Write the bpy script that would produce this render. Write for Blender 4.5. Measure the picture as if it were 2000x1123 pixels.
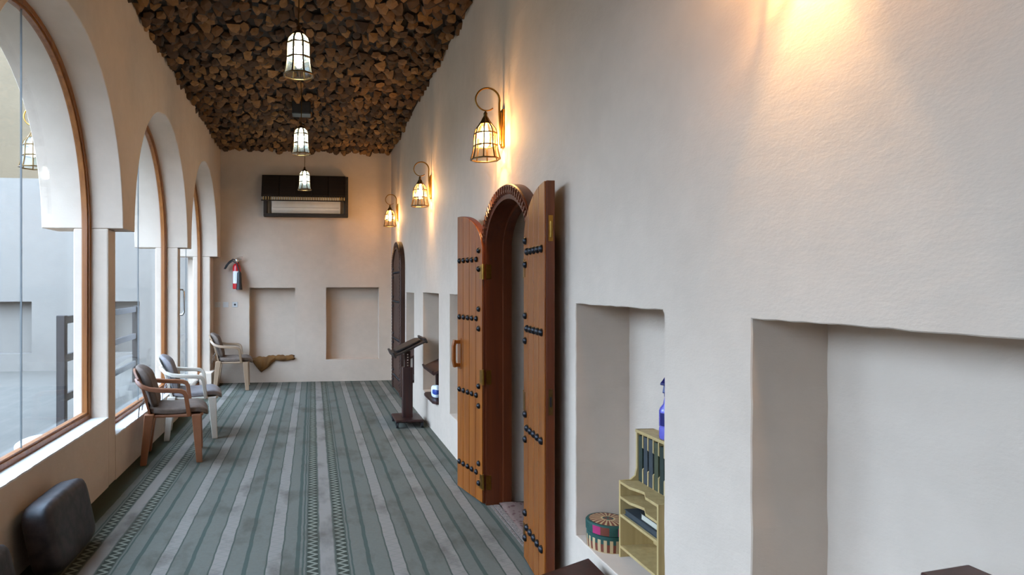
import bpy, bmesh, math, random
from mathutils import Vector, Matrix
from mathutils.geometry import tessellate_polygon

random.seed(7)
SC = bpy.context.scene
COL = SC.collection
for o in list(bpy.data.objects):
    bpy.data.objects.remove(o)

# ------------------------------------------------------------------ camera
EYE = 1.55
YAW = math.atan(144.0 / 1250.0)
cam = bpy.data.cameras.new('camera')
cam.sensor_width = 36.0
cam.lens = 36.0 * 1250.0 / 2000.0
cam.shift_x = 0.1225
cam.shift_y = -0.00225
cam.clip_start = 0.05
cam.clip_end = 200
camo = bpy.data.objects.new('camera', cam)
COL.objects.link(camo)
camo.location = (0, 0, EYE)
camo.rotation_euler = (math.pi / 2, 0, -YAW)
SC.camera = camo

# ------------------------------------------------------------------ sky, exposure
SKY_COLOR = (0.53, 0.70, 1.0, 1)
SKY_STRENGTH = 2.6
world = bpy.data.worlds.new('overcast_sky')
SC.world = world
world.use_nodes = True
bg = world.node_tree.nodes['Background']
bg.inputs[0].default_value = SKY_COLOR
bg.inputs[1].default_value = SKY_STRENGTH
SC.view_settings.view_transform = 'Standard'
SC.view_settings.look = 'None'
SC.view_settings.gamma = 1.0
SC.view_settings.use_curve_mapping = False
SC.view_settings.exposure = 2.8
SCONCE_W = 14.5
PENDANT_W = 2.2

# ------------------------------------------------------------------ materials
def lin(c):
    c = c / 255.0
    return c / 12.92 if c <= 0.04045 else ((c + 0.055) / 1.055) ** 2.4

def rgb(r, g, b):
    return (lin(r), lin(g), lin(b), 1.0)

class NT:
    def __init__(self, name):
        self.m = bpy.data.materials.new(name)
        self.m.use_nodes = True
        self.t = self.m.node_tree
        self.b = self.t.nodes['Principled BSDF']
        self.out = self.t.nodes['Material Output']
    def n(self, typ, **kw):
        nd = self.t.nodes.new(typ)
        for k, v in kw.items():
            setattr(nd, k, v)
        return nd
    def put(self, sock, v):
        if hasattr(v, 'is_output') or isinstance(v, bpy.types.NodeSocket):
            self.t.links.new(v, sock)
        else:
            sock.default_value = v
    def math(self, op, a, b=0.0, c=0.0):
        nd = self.n('ShaderNodeMath', operation=op)
        self.put(nd.inputs[0], a); self.put(nd.inputs[1], b); self.put(nd.inputs[2], c)
        return nd.outputs[0]
    def mix(self, fac, a, b, blend='MIX'):
        nd = self.n('ShaderNodeMix', data_type='RGBA', blend_type=blend)
        self.put(nd.inputs[0], fac); self.put(nd.inputs[6], a); self.put(nd.inputs[7], b)
        return nd.outputs[2]
    def coords(self, scale=(1, 1, 1), kind='Object'):
        tc = self.n('ShaderNodeTexCoord')
        mp = self.n('ShaderNodeMapping')
        mp.inputs['Scale'].default_value = scale
        self.t.links.new(tc.outputs[kind], mp.inputs[0])
        return mp.outputs[0]
    def noise(self, vec, scale, detail=4, rough=0.55):
        nd = self.n('ShaderNodeTexNoise')
        self.t.links.new(vec, nd.inputs['Vector'])
        nd.inputs['Scale'].default_value = scale
        nd.inputs['Detail'].default_value = detail
        nd.inputs['Roughness'].default_value = rough
        return nd.outputs['Fac']
    def rng(self, v, a, b, c=0.0, d=1.0):
        nd = self.n('ShaderNodeMapRange')
        self.put(nd.inputs[0], v)
        nd.inputs[1].default_value = a; nd.inputs[2].default_value = b
        nd.inputs[3].default_value = c; nd.inputs[4].default_value = d
        return nd.outputs[0]
    def bump(self, h, strength, dist=0.01):
        nd = self.n('ShaderNodeBump')
        nd.inputs['Strength'].default_value = strength
        nd.inputs['Distance'].default_value = dist
        self.t.links.new(h, nd.inputs['Height'])
        self.t.links.new(nd.outputs[0], self.b.inputs['Normal'])
    def base(self, v):
        self.put(self.b.inputs['Base Color'], v)

def simple(name, col, rough=0.6, metal=0.0, vary=0.12, nscale=12.0, bump=0.0, bscale=60.0, stretch=(1, 1, 1)):
    k = NT(name)
    k.b.inputs['Roughness'].default_value = rough
    k.b.inputs['Metallic'].default_value = metal
    v = k.coords(stretch)
    f = k.noise(v, nscale)
    dark = tuple(c * (1 - vary) for c in col[:3]) + (1,)
    lite = tuple(min(1, c * (1 + vary)) for c in col[:3]) + (1,)
    k.base(k.mix(k.rng(f, 0.3, 0.7), dark, lite))
    if bump:
        k.bump(k.noise(v, bscale, 6), bump)
    return k.m

def plaster(name, col, bump=0.15):
    k = NT(name)
    k.b.inputs['Roughness'].default_value = 0.85
    k.b.inputs['Specular IOR Level'].default_value = 0.25
    v = k.coords()
    a = k.noise(v, 1.6, 5)
    b = k.noise(v, 9.0, 6)
    f = k.math('ADD', k.math('MULTIPLY', a, 0.6), k.math('MULTIPLY', b, 0.4))
    d = tuple(c * 0.93 for c in col[:3]) + (1,)
    l = tuple(min(1, c * 1.05) for c in col[:3]) + (1,)
    k.base(k.mix(k.rng(f, 0.35, 0.65), d, l))
    v2 = k.coords((1, 1, 2.0))
    h = k.math('ADD', k.math('MULTIPLY', k.noise(v2, 14, 6), 1.0), k.math('MULTIPLY', k.noise(v2, 70, 3), 0.35))
    k.bump(h, bump, 0.012)
    return k.m

def wood(name, c1, c2, rough=0.4, scale=(30, 30, 1.6), rnd=0.12):
    k = NT(name)
    k.b.inputs['Roughness'].default_value = rough
    oi = k.n('ShaderNodeObjectInfo')
    v = k.coords(scale)
    ad = k.n('ShaderNodeVectorMath', operation='ADD')
    k.t.links.new(v, ad.inputs[0])
    sc = k.n('ShaderNodeVectorMath', operation='SCALE')
    cx = k.n('ShaderNodeCombineXYZ')
    for i in range(3):
        k.t.links.new(oi.outputs['Random'], cx.inputs[i])
    k.t.links.new(cx.outputs[0], sc.inputs[0]); sc.inputs['Scale'].default_value = 37.0
    k.t.links.new(sc.outputs[0], ad.inputs[1])
    f = k.noise(ad.outputs[0], 1.0, 6, 0.6)
    col = k.mix(k.rng(f, 0.32, 0.68), c1, c2)
    br = k.rng(oi.outputs['Random'], 0, 1, 1 - rnd, 1 + rnd)
    hv = k.n('ShaderNodeHueSaturation')
    k.t.links.new(col, hv.inputs['Color']); k.t.links.new(br, hv.inputs['Value'])
    k.base(hv.outputs[0])
    k.bump(f, 0.12, 0.004)
    return k.m

WHITE = rgb(226, 216, 202)
M = {}
M['plaster'] = plaster('cream_plaster', rgb(193, 173, 154))
M['plaster_out'] = plaster('courtyard_plaster', rgb(112, 104, 95), 0.10)
M['plaster_beige'] = plaster('beige_render', rgb(96, 80, 60), 0.2)
M['sill'] = plaster('skylit_white_sill', rgb(200, 198, 194), 0.3)  # white sill, its colour brightened for the skylight falling on it
M['concrete'] = simple('courtyard_concrete', rgb(76, 69, 60), 0.85, vary=0.10, nscale=3, bump=0.1)
M['teak'] = wood('teak', rgb(112, 56, 12), rgb(140, 78, 22), 0.33)
M['teak_dark'] = wood('teak_dark', rgb(74, 29, 7), rgb(97, 41, 12), 0.38)
M['frame_wood'] = wood('window_frame_wood', rgb(120, 66, 20), rgb(150, 90, 36), 0.4)
M['mahogany'] = wood('mahogany', rgb(36, 13, 9), rgb(56, 22, 15), 0.42)
M['darkwood'] = wood('walnut_dark', rgb(24, 15, 10), rgb(40, 26, 17), 0.6, (1.6, 30, 30))
M['old_door'] = wood('weathered_door', rgb(42, 20, 9), rgb(74, 39, 19), 0.55)
M['pine'] = wood('pine_board', rgb(160, 132, 82), rgb(180, 152, 102), 0.5, rnd=0.05)
M['rail_wood'] = wood('grey_rail_wood', rgb(42, 36, 33), rgb(60, 52, 47), 0.9)
M['stud'] = simple('iron_stud', rgb(38, 36, 38), 0.38, 0.7)
M['brass'] = simple('aged_brass', rgb(150, 112, 52), 0.32, 1.0, 0.2, 25)
M['brass_dark'] = simple('dark_brass', rgb(92, 70, 40), 0.38, 0.9, 0.25, 25)
M['chrome'] = simple('chrome', rgb(205, 205, 205), 0.12, 1.0, 0.03)
M['black'] = simple('black_plastic', rgb(20, 20, 22), 0.45)
M['rubber'] = simple('black_rubber', rgb(26, 25, 25), 0.6)
M['red'] = simple('extinguisher_red', rgb(178, 20, 24), 0.3, vary=0.05)
M['white'] = simple('white_plastic', rgb(188, 184, 178), 0.4, vary=0.03)
M['label'] = simple('paper_label', rgb(208, 204, 196), 0.6, vary=0.1, nscale=80)
M['pl_brown'] = simple('tan_brown_plastic', rgb(130, 80, 50), 0.42, vary=0.05)
M['pl_white'] = simple('ivory_plastic', rgb(184, 172, 156), 0.42, vary=0.05)
M['pl_beige'] = simple('beige_plastic', rgb(144, 116, 90), 0.42, vary=0.05)
M['cush_brown'] = simple('brown_grey_cushion', rgb(98, 82, 70), 0.85, vary=0.18, nscale=18, bump=0.3, bscale=90)
M['cush_grey'] = simple('light_grey_cushion', rgb(124, 116, 114), 0.85, vary=0.12, nscale=18, bump=0.3, bscale=90)
M['cloth'] = simple('gold_brown_cloth', rgb(108, 70, 26), 0.9, vary=0.25, nscale=9, bump=0.4, bscale=60)
M['book_green'] = simple('dark_green_cover', rgb(36, 46, 38), 0.5, vary=0.2, nscale=30)
M['book_olive'] = simple('olive_cover', rgb(62, 64, 44), 0.5, vary=0.2, nscale=30)
M['book_grey'] = simple('slate_cover', rgb(52, 56, 58), 0.5, vary=0.15, nscale=30)
M['book_black'] = simple('black_cover', rgb(26, 24, 24), 0.4, vary=0.1)
M['page'] = simple('page_edges', rgb(178, 168, 148), 0.8, vary=0.08, nscale=200, stretch=(0.05, 0.05, 1))
M['blue_dark'] = simple('navy_plastic', rgb(24, 22, 84), 0.35)
M['ac_white'] = simple('ac_casing', rgb(206, 200, 190), 0.45, vary=0.03)
M['ac_dark'] = simple('vent_dark', rgb(60, 56, 50), 0.6)
M['joint'] = simple('silicone_joint', rgb(96, 98, 96), 0.5, vary=0.05)
M['room_dark'] = plaster('back_room_plaster', rgb(205, 196, 186))
M['tissue'] = simple('tissue_pack', rgb(228, 228, 232), 0.5, vary=0.04)
M['tissue_blue'] = simple('tissue_blue_print', rgb(40, 62, 140), 0.5)
M['red_cloth'] = simple('dark_red_cloth', rgb(110, 40, 44), 0.9)

def m_glass():
    k = NT('window_glass')
    k.t.nodes.remove(k.b)
    tr = k.n('ShaderNodeBsdfTransparent'); tr.inputs[0].default_value = (0.93, 0.96, 0.95, 1)
    gl = k.n('ShaderNodeBsdfGlossy'); gl.inputs['Roughness'].default_value = 0.02
    lw_ = k.n('ShaderNodeLayerWeight'); lw_.inputs[0].default_value = 0.5
    fz = k.math('ADD', k.math('MULTIPLY', k.math('POWER', lw_.outputs['Facing'], 5.0), 0.38), 0.03)
    mx = k.n('ShaderNodeMixShader')
    k.t.links.new(fz, mx.inputs[0]); k.t.links.new(tr.outputs[0], mx.inputs[1]); k.t.links.new(gl.outputs[0], mx.inputs[2])
    k.t.links.new(mx.outputs[0], k.out.inputs[0])
    return k.m
M['glass'] = m_glass()

def m_lamp_glass(name, tint, milk):
    k = NT(name)
    k.t.nodes.remove(k.b)
    tr = k.n('ShaderNodeBsdfTransparent'); tr.inputs[0].default_value = tint
    tl = k.n('ShaderNodeBsdfTranslucent'); tl.inputs[0].default_value = tint
    gl = k.n('ShaderNodeBsdfGlossy'); gl.inputs['Roughness'].default_value = 0.08
    m1 = k.n('ShaderNodeMixShader'); m1.inputs[0].default_value = milk
    k.t.links.new(tr.outputs[0], m1.inputs[1]); k.t.links.new(tl.outputs[0], m1.inputs[2])
    m2 = k.n('ShaderNodeMixShader'); m2.inputs[0].default_value = 0.06
    k.t.links.new(m1.outputs[0], m2.inputs[1]); k.t.links.new(gl.outputs[0], m2.inputs[2])
    k.t.links.new(m2.outputs[0], k.out.inputs[0])
    return k.m
M['lamp_warm'] = m_lamp_glass('amber_lamp_glass', (1.0, 0.90, 0.76, 1), 0.006)
M['lamp_cool'] = m_lamp_glass('clear_lamp_glass', (0.88, 0.95, 0.93, 1), 0.055)

def m_emit(name, col, s):
    k = NT(name)
    k.b.inputs['Base Color'].default_value = col
    k.b.inputs['Emission Color'].default_value = col
    k.b.inputs['Emission Strength'].default_value = s
    return k.m
M['bulb_warm'] = m_emit('warm_bulb', (1.0, 0.62, 0.28, 1), 14)
M['bulb_dim'] = m_emit('outdoor_bulb', (0.9, 0.97, 1.0, 1), 1.2)
M['bulb_cool'] = m_emit('cool_bulb', (0.86, 1.0, 0.98, 1), 14)

def m_bottle():
    k = NT('violet_bottle')
    k.b.inputs['Base Color'].default_value = rgb(134, 128, 228)
    k.b.inputs['Roughness'].default_value = 0.2
    k.b.inputs['Transmission Weight'].default_value = 0.55
    return k.m
M['bottle'] = m_bottle()

def m_chips():
    k = NT('palm_wood_chips')
    k.b.inputs['Roughness'].default_value = 0.75
    g = k.n('ShaderNodeNewGeometry'); oi = k.n('ShaderNodeObjectInfo')
    r = k.math('FRACT', k.math('ADD', g.outputs['Random Per Island'], k.math('MULTIPLY', oi.outputs['Random'], 7.31)))
    ramp = k.n('ShaderNodeValToRGB')
    cr = ramp.color_ramp
    cr.elements[0].position = 0.0; cr.elements[0].color = rgb(50, 32, 14)
    cr.elements[1].position = 1.0; cr.elements[1].color = rgb(148, 104, 54)
    e = cr.elements.new(0.35); e.color = rgb(84, 55, 24)
    e = cr.elements.new(0.7); e.color = rgb(114, 76, 36)
    k.t.links.new(r, ramp.inputs[0])
    v = k.coords((10, 10, 40))
    f = k.noise(v, 2.0, 5)
    k.base(k.mix(k.rng(f, 0.35, 0.7), k.mix(0.45, ramp.outputs[0], rgb(70, 42, 20)), ramp.outputs[0]))
    k.bump(f, 0.5, 0.01)
    return k.m
M['chips'] = m_chips()
M['bark'] = simple('palm_bark', rgb(42, 27, 14), 0.9, vary=0.35, nscale=30)
M['ceil_back'] = simple('dark_thatch', rgb(22, 14, 8), 0.9, vary=0.4, nscale=20)

def m_carpet():
    k = NT('striped_carpet')
    k.b.inputs['Roughness'].default_value = 0.95
    k.b.inputs['Specular IOR Level'].default_value = 0.1
    tc = k.n('ShaderNodeTexCoord')
    sp = k.n('ShaderNodeSeparateXYZ')
    k.t.links.new(tc.outputs['Object'], sp.inputs[0])
    wob = k.noise(k.coords((2.0, 3.0, 1)), 2.0, 3)
    x = k.math('ADD', sp.outputs[0], k.math('MULTIPLY', k.math('SUBTRACT', wob, 0.5), 0.016))
    y = sp.outputs[1]
    base = rgb(94, 93, 84)
    green = rgb(66, 73, 66)
    white = rgb(122, 115, 107)
    edge = rgb(68, 72, 64)
    zd = rgb(52, 54, 45)
    zl = rgb(114, 114, 102)
    n1 = k.noise(k.coords((1, 1, 1)), 40, 4)
    col = k.mix(n1, tuple(c * 0.88 for c in base[:3]) + (1,), tuple(c * 1.12 for c in base[:3]) + (1,))
    def band(c0, w):
        return k.math('COMPARE', x, c0, w / 2)
    def zig(c0, w, per, off=0.0):
        t = k.math('PINGPONG', k.math('ADD', y, off), per / 2)
        t = k.math('MULTIPLY', k.math('SUBTRACT', k.math('DIVIDE', t, per / 2), 0.5), w)
        return k.math('COMPARE', k.math('SUBTRACT', x, c0), t, 0.0135)
    for c0 in (-0.983, -0.675, -0.370, -0.085, 0.316, 0.611, 0.920, 1.20):
        col = k.mix(band(c0, 0.024), col, green)
    for c0 in (-0.823, -0.518, -0.216, 0.474, 0.787, 1.070):
        col = k.mix(band(c0, 0.094), col, edge)
        inner = k.mix(k.math('COMPARE', k.math('SUBTRACT', x, k.math('ADD', c0, k.math('MULTIPLY', k.math('SUBTRACT', k.math('PINGPONG', y, 0.035), 0.0175), 1.9))), 0.0, 0.006), white, rgb(112, 108, 99))
        col = k.mix(band(c0, 0.076), col, inner)
    for c0 in (-1.213, 0.083):
        col = k.mix(band(c0, 0.285), col, green)
        col = k.mix(band(c0, 0.265), col, base)
        for s in (-1, 1):
            cz = c0 + s * 0.084
            col = k.mix(band(cz, 0.076), col, edge)
            col = k.mix(band(cz, 0.060), col, k.mix(zig(cz, 0.050, 0.062, 0.02 * s), zd, zl))
        col = k.mix(band(c0, 0.080), col, white)
    col = k.mix(k.math('LESS_THAN', x, -1.405), col, rgb(62, 65, 52))  # dark green border, with the shade at the wall foot painted in
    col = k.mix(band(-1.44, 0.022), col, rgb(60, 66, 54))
    # trodden stains
    st = k.noise(k.coords((1.4, 0.75, 1)), 2.6, 5, 0.6)
    col = k.mix(k.rng(st, 0.50, 0.70, 0.0, 0.62), col, rgb(64, 59, 49))
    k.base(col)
    k.bump(k.noise(k.coords(), 260, 2), 0.5, 0.004)
    return k.m
M['carpet'] = m_carpet()

def m_basket(top):
    k = NT('basket_weave_top' if top else 'basket_weave_side')
    k.b.inputs['Roughness'].default_value = 0.7
    tc = k.n('ShaderNodeTexCoord'); sp = k.n('ShaderNodeSeparateXYZ')
    k.t.links.new(tc.outputs['Object'], sp.inputs[0])
    ang = k.math('ARCTAN2', sp.outputs[1], sp.outputs[0])
    a01 = k.math('ADD', k.math('DIVIDE', ang, 2 * math.pi), 0.5)
    r = k.math('SQRT', k.math('ADD', k.math('MULTIPLY', sp.outputs[0], sp.outputs[0]), k.math('MULTIPLY', sp.outputs[1], sp.outputs[1])))
    z = sp.outputs[2]
    tan = rgb(176, 148, 106); gr = rgb(18, 62, 52); br = rgb(104, 44, 20); pk = rgb(158, 24, 82)
    tooth = k.math('FRACT', k.math('MULTIPLY', a01, 22))
    if top:
        wedge = k.math('LESS_THAN', k.math('ABSOLUTE', k.math('SUBTRACT', tooth, 0.5)), 0.22)
        ring = k.math('MULTIPLY', k.math('GREATER_THAN', r, 0.030), k.math('LESS_THAN', r, 0.078))
        t2 = k.math('LESS_THAN', k.math('FRACT', k.math('MULTIPLY', a01, 4)), 0.5)
        inner = k.mix(t2, gr, br)
        inner = k.mix(k.math('COMPARE', r, 0.027, 0.004), inner, tan)
        col = k.mix(k.math('GREATER_THAN', r, 0.032), inner, br)
        col = k.mix(k.math('MULTIPLY', wedge, ring), col, tan)
        col = k.mix(k.math('GREATER_THAN', r, 0.080), col, gr)
        blk = k.math('FLOOR', k.math('MULTIPLY', a01, 16))
        m3 = k.math('MODULO', blk, 3)
        sidec = k.mix(k.math('COMPARE', m3, 0.0, 0.1), k.mix(k.math('COMPARE', m3, 1.0, 0.1), br, pk), gr)
        side = k.math('MULTIPLY', k.math('GREATER_THAN', r, 0.085), k.math('LESS_THAN', z, 0.0365))
        col = k.mix(side, col, sidec)
    else:
        wedge = k.math('LESS_THAN', k.math('ABSOLUTE', k.math('SUBTRACT', tooth, 0.5)), 0.26)
        zone = k.math('LESS_THAN', z, 0.058)
        col = k.mix(k.math('GREATER_THAN', z, 0.040), br, gr)
        col = k.mix(k.math('MULTIPLY', wedge, zone), col, tan)
        col = k.mix(k.math('LESS_THAN', z, 0.006), col, tan)
    k.base(col)
    k.bump(k.noise(k.coords((60, 60, 300)), 2, 2), 0.5, 0.003)
    return k.m
M['basket_lid'] = m_basket(True)
M['basket_body'] = m_basket(False)

def m_bolster():
    k = NT('dark_brocade')
    k.b.inputs['Roughness'].default_value = 0.55
    v = k.coords((1, 1, 1))
    vo = k.n('ShaderNodeTexVoronoi'); vo.feature = 'DISTANCE_TO_EDGE'
    k.t.links.new(v, vo.inputs['Vector']); vo.inputs['Scale'].default_value = 9
    nn = k.noise(v, 22, 6, 0.65)
    f = k.math('ADD', k.math('MULTIPLY', nn, 0.8), k.math('MULTIPLY', vo.outputs['Distance'], 0.8))
    k.base(k.mix(k.rng(f, 0.38, 0.66), rgb(16, 11, 13), rgb(50, 40, 40)))
    k.bump(nn, 0.3, 0.006)
    return k.m
M['bolster'] = m_bolster()

def m_rug():
    k = NT('doorway_rug')
    k.b.inputs['Roughness'].default_value = 0.95
    v = k.coords()
    vo = k.n('ShaderNodeTexVoronoi'); vo.distance = 'MANHATTAN'
    k.t.links.new(v, vo.inputs['Vector']); vo.inputs['Scale'].default_value = 30
    k.base(k.mix(k.rng(vo.outputs['Distance'], 0.3, 0.6), rgb(72, 38, 34), rgb(100, 78, 68)))
    k.bump(k.noise(v, 200, 2), 0.5, 0.004)
    return k.m
M['rug'] = m_rug()
M['fringe'] = simple('rug_fringe', rgb(112, 100, 92), 0.95, vary=0.5, nscale=90)

# ------------------------------------------------------------------ mesh helpers
class MB:
    def __init__(self):
        self.v = []; self.f = []; self.mi = []; self.cur = 0
    def addv(self, pts):
        i = len(self.v); self.v += [tuple(p) for p in pts]; return i
    def face(self, idx):
        self.f.append(tuple(idx)); self.mi.append(self.cur)
    def box(self, x0, x1, y0, y1, z0, z1):
        i = self.addv([(x0, y0, z0), (x1, y0, z0), (x1, y1, z0), (x0, y1, z0), (x0, y0, z1), (x1, y0, z1), (x1, y1, z1), (x0, y1, z1)])
        for q in ((0, 3, 2, 1), (4, 5, 6, 7), (0, 1, 5, 4), (1, 2, 6, 5), (2, 3, 7, 6), (3, 0, 4, 7)):
            self.face([i + a for a in q])
        return self
    def hexa(self, p):
        i = self.addv(p)
        for q in ((0, 3, 2, 1), (4, 5, 6, 7), (0, 1, 5, 4), (1, 2, 6, 5), (2, 3, 7, 6), (3, 0, 4, 7)):
            self.face([i + a for a in q])
        return self
    def prism(self, poly, d0, d1, axis):
        """poly: 2-D outline; axis 'x': (a,b)->(y,z); 'y': ->(x,z); 'z': ->(x,y)."""
        def P(a, b, d):
            return {'x': (d, a, b), 'y': (a, d, b), 'z': (a, b, d)}[axis]
        n = len(poly)
        tris = tessellate_polygon([[Vector((a, b, 0)) for a, b in poly]])
        i = self.addv([P(a, b, d0) for a, b in poly]); j = self.addv([P(a, b, d1) for a, b in poly])
        for t in tris:
            self.face([i + t[0], i + t[1], i + t[2]]); self.face([j + t[2], j + t[1], j + t[0]])
        for k in range(n):
            q = (k + 1) % n
            self.face([i + k, i + q, j + q, j + k])
        return self
    def tube(self, path, r, seg=8, closed=False, cap=True):
        path = [Vector(p) for p in path]
        n = len(path)
        rs = r if isinstance(r, (list, tuple)) else [r] * n
        rings = []
        up = None
        for k in range(n):
            if closed:
                t = path[(k + 1) % n] - path[k - 1]
            else:
                t = path[min(n - 1, k + 1)] - path[max(0, k - 1)]
            t.normalize()
            if up is None:
                up = Vector((0, 0, 1)) if abs(t.z) < 0.9 else Vector((1, 0, 0))
            a = t.cross(up).normalized(); b = a.cross(t).normalized(); up = b
            rings.append(self.addv([path[k] + a * math.cos(q) * rs[k] + b * math.sin(q) * rs[k] for q in [2 * math.pi * s / seg for s in range(seg)]]))
        m = n if closed else n - 1
        for k in range(m):
            i, j = rings[k], rings[(k + 1) % n]
            for s in range(seg):
                q = (s + 1) % seg
                self.face([i + s, i + q, j + q, j + s])
        if cap and not closed:
            self.face([rings[0] + s for s in range(seg)][::-1]); self.face([rings[-1] + s for s in range(seg)])
        return self
    def strip(self, path, side, w, th):
        """sweep a flat bar: width w along the fixed direction 'side', thickness th across."""
        path = [Vector(p) for p in path]; n = len(path)
        side = Vector(side).normalized()
        ws = w if isinstance(w, (list, tuple)) else [w] * n
        rings = []
        for k in range(n):
            t = (path[min(n - 1, k + 1)] - path[max(0, k - 1)]).normalized()
            nn = t.cross(side).normalized()
            ww = side * ws[k] / 2; hh = nn * th / 2
            rings.append(self.addv([path[k] - ww - hh, path[k] + ww - hh, path[k] + ww + hh, path[k] - ww + hh]))
        for k in range(n - 1):
            i, j = rings[k], rings[k + 1]
            for s in range(4):
                q = (s + 1) % 4
                self.face([i + s, i + q, j + q, j + s])
        self.face([rings[0] + s for s in (3, 2, 1, 0)]); self.face([rings[-1] + s for s in (0, 1, 2, 3)])
        return self
    def lathe(self, prof, seg=24, c=(0, 0, 0), closed_top=True):
        c = Vector(c)
        rings = []
        for r, z in prof:
            rings.append(self.addv([c + Vector((r * math.cos(2 * math.pi * s / seg), r * math.sin(2 * math.pi * s / seg), z)) for s in range(seg)]))
        for k in range(len(prof) - 1):
            i, j = rings[k], rings[k + 1]
            for s in range(seg):
                q = (s + 1) % seg
                self.face([i + s, i + q, j + q, j + s])
        if closed_top:
            self.face([rings[0] + s for s in range(seg)][::-1]); self.face([rings[-1] + s for s in range(seg)])
        return self
    def puff(self, c, h, k=5.0, n=8, mat=None):
        """rounded pillow block, half sizes h, super-quadric exponent k"""
        c = Vector(c)
        for ax in range(3):
            for sg in (-1, 1):
                base = len(self.v)
                for i in range(n + 1):
                    for j in range(n + 1):
                        a = math.tan((2 * i / n - 1) * math.pi / 4); b = math.tan((2 * j / n - 1) * math.pi / 4)
                        p = [0, 0, 0]; p[ax] = sg; p[(ax + 1) % 3] = a; p[(ax + 2) % 3] = b
                        d = sum(abs(q) ** k for q in p) ** (1.0 / k)
                        q = Vector((p[0] / d * h[0], p[1] / d * h[1], p[2] / d * h[2]))
                        if mat is not None:
                            q = mat @ q
                        self.v.append(tuple(c + q))
                for i in range(n):
                    for j in range(n):
                        q = [base + i * (n + 1) + j, base + (i + 1) * (n + 1) + j, base + (i + 1) * (n + 1) + j + 1, base + i * (n + 1) + j + 1]
                        self.face(q if sg > 0 else q[::-1])
        return self
    def mesh(self, name, mats, smooth=None, weld=False):
        me = bpy.data.meshes.new(name)
        me.from_pydata(self.v, [], self.f)
        if not isinstance(mats, (list, tuple)):
            mats = [mats]
        for m in mats:
            me.materials.append(M[m])
        if len(mats) > 1:
            me.polygons.foreach_set('material_index', self.mi)
        bm = bmesh.new(); bm.from_mesh(me)
        if weld:
            bmesh.ops.remove_doubles(bm, verts=bm.verts, dist=1e-5)
        bmesh.ops.recalc_face_normals(bm, faces=bm.faces)
        bm.to_mesh(me); bm.free()
        if smooth is not None:
            me.shade_smooth()
            me.set_sharp_from_angle(angle=math.radians(smooth))
        me.update()
        return me
    def build(self, name, mats, parent=None, smooth=None, loc=(0, 0, 0), rot=(0, 0, 0), bevel=0.0, weld=False):
        return link(name, self.mesh(name, mats, smooth, weld), parent, loc, rot, bevel)

def link(name, me, parent=None, loc=(0, 0, 0), rot=(0, 0, 0), bevel=0.0):
    o = bpy.data.objects.new(name, me)
    COL.objects.link(o)
    o.location = loc; o.rotation_euler = rot
    if parent is not None:
        o.parent = parent
    if bevel:
        b = o.modifiers.new('soft_edges', 'BEVEL')
        b.width = bevel; b.segments = 2; b.limit_method = 'ANGLE'; b.angle_limit = math.radians(40)
        b.harden_normals = False
    return o

def empty(name, loc=(0, 0, 0), rz=0.0):
    o = bpy.data.objects.new(name, None)
    COL.objects.link(o)
    o.empty_display_size = 0.1
    o.location = loc; o.rotation_euler = (0, 0, rz)
    return o

def tag(o, label, cat, group=None):
    o['label'] = label; o['category'] = cat
    if group:
        o['group'] = group
    return o

def struct(o, label=None):
    o['kind'] = 'structure'
    if label:
        o['label'] = label
    return o

def copy_tree(o, parent=None):
    c = o.copy(); COL.objects.link(c)
    if parent is not None:
        c.parent = parent
    for ch in list(o.children):
        copy_tree(ch, c)
    return c

def wobble(poly, step=0.06, amp=0.002, skip=()):
    """resample an outline and roughen it, like hand-cut plaster"""
    out = []
    n = len(poly)
    for k in range(n):
        a = Vector(poly[k]); b = Vector(poly[(k + 1) % n])
        m = max(1, int((b - a).length / step))
        for s in range(m):
            p = a.lerp(b, s / m)
            if s and k not in skip:
                p = p + Vector((random.uniform(-amp, amp), random.uniform(-amp, amp)))
            out.append((p.x, p.y))
    return out

# ------------------------------------------------------------------ room dimensions
XR = 1.27          # right wall face
XL = -1.45         # left wall face above the arch springing
XP = -1.56         # left piers and parapets
YE = 10.36         # end wall
YB = -2.4          # wall behind the camera
def ceil_z(y):
    return 3.66 + 0.0215 * (YE - y)

# floor
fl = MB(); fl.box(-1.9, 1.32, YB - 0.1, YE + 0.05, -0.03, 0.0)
floor = struct(fl.build('floor', 'carpet'), 'sage green striped carpet with pale bands and zigzag borders')

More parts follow.
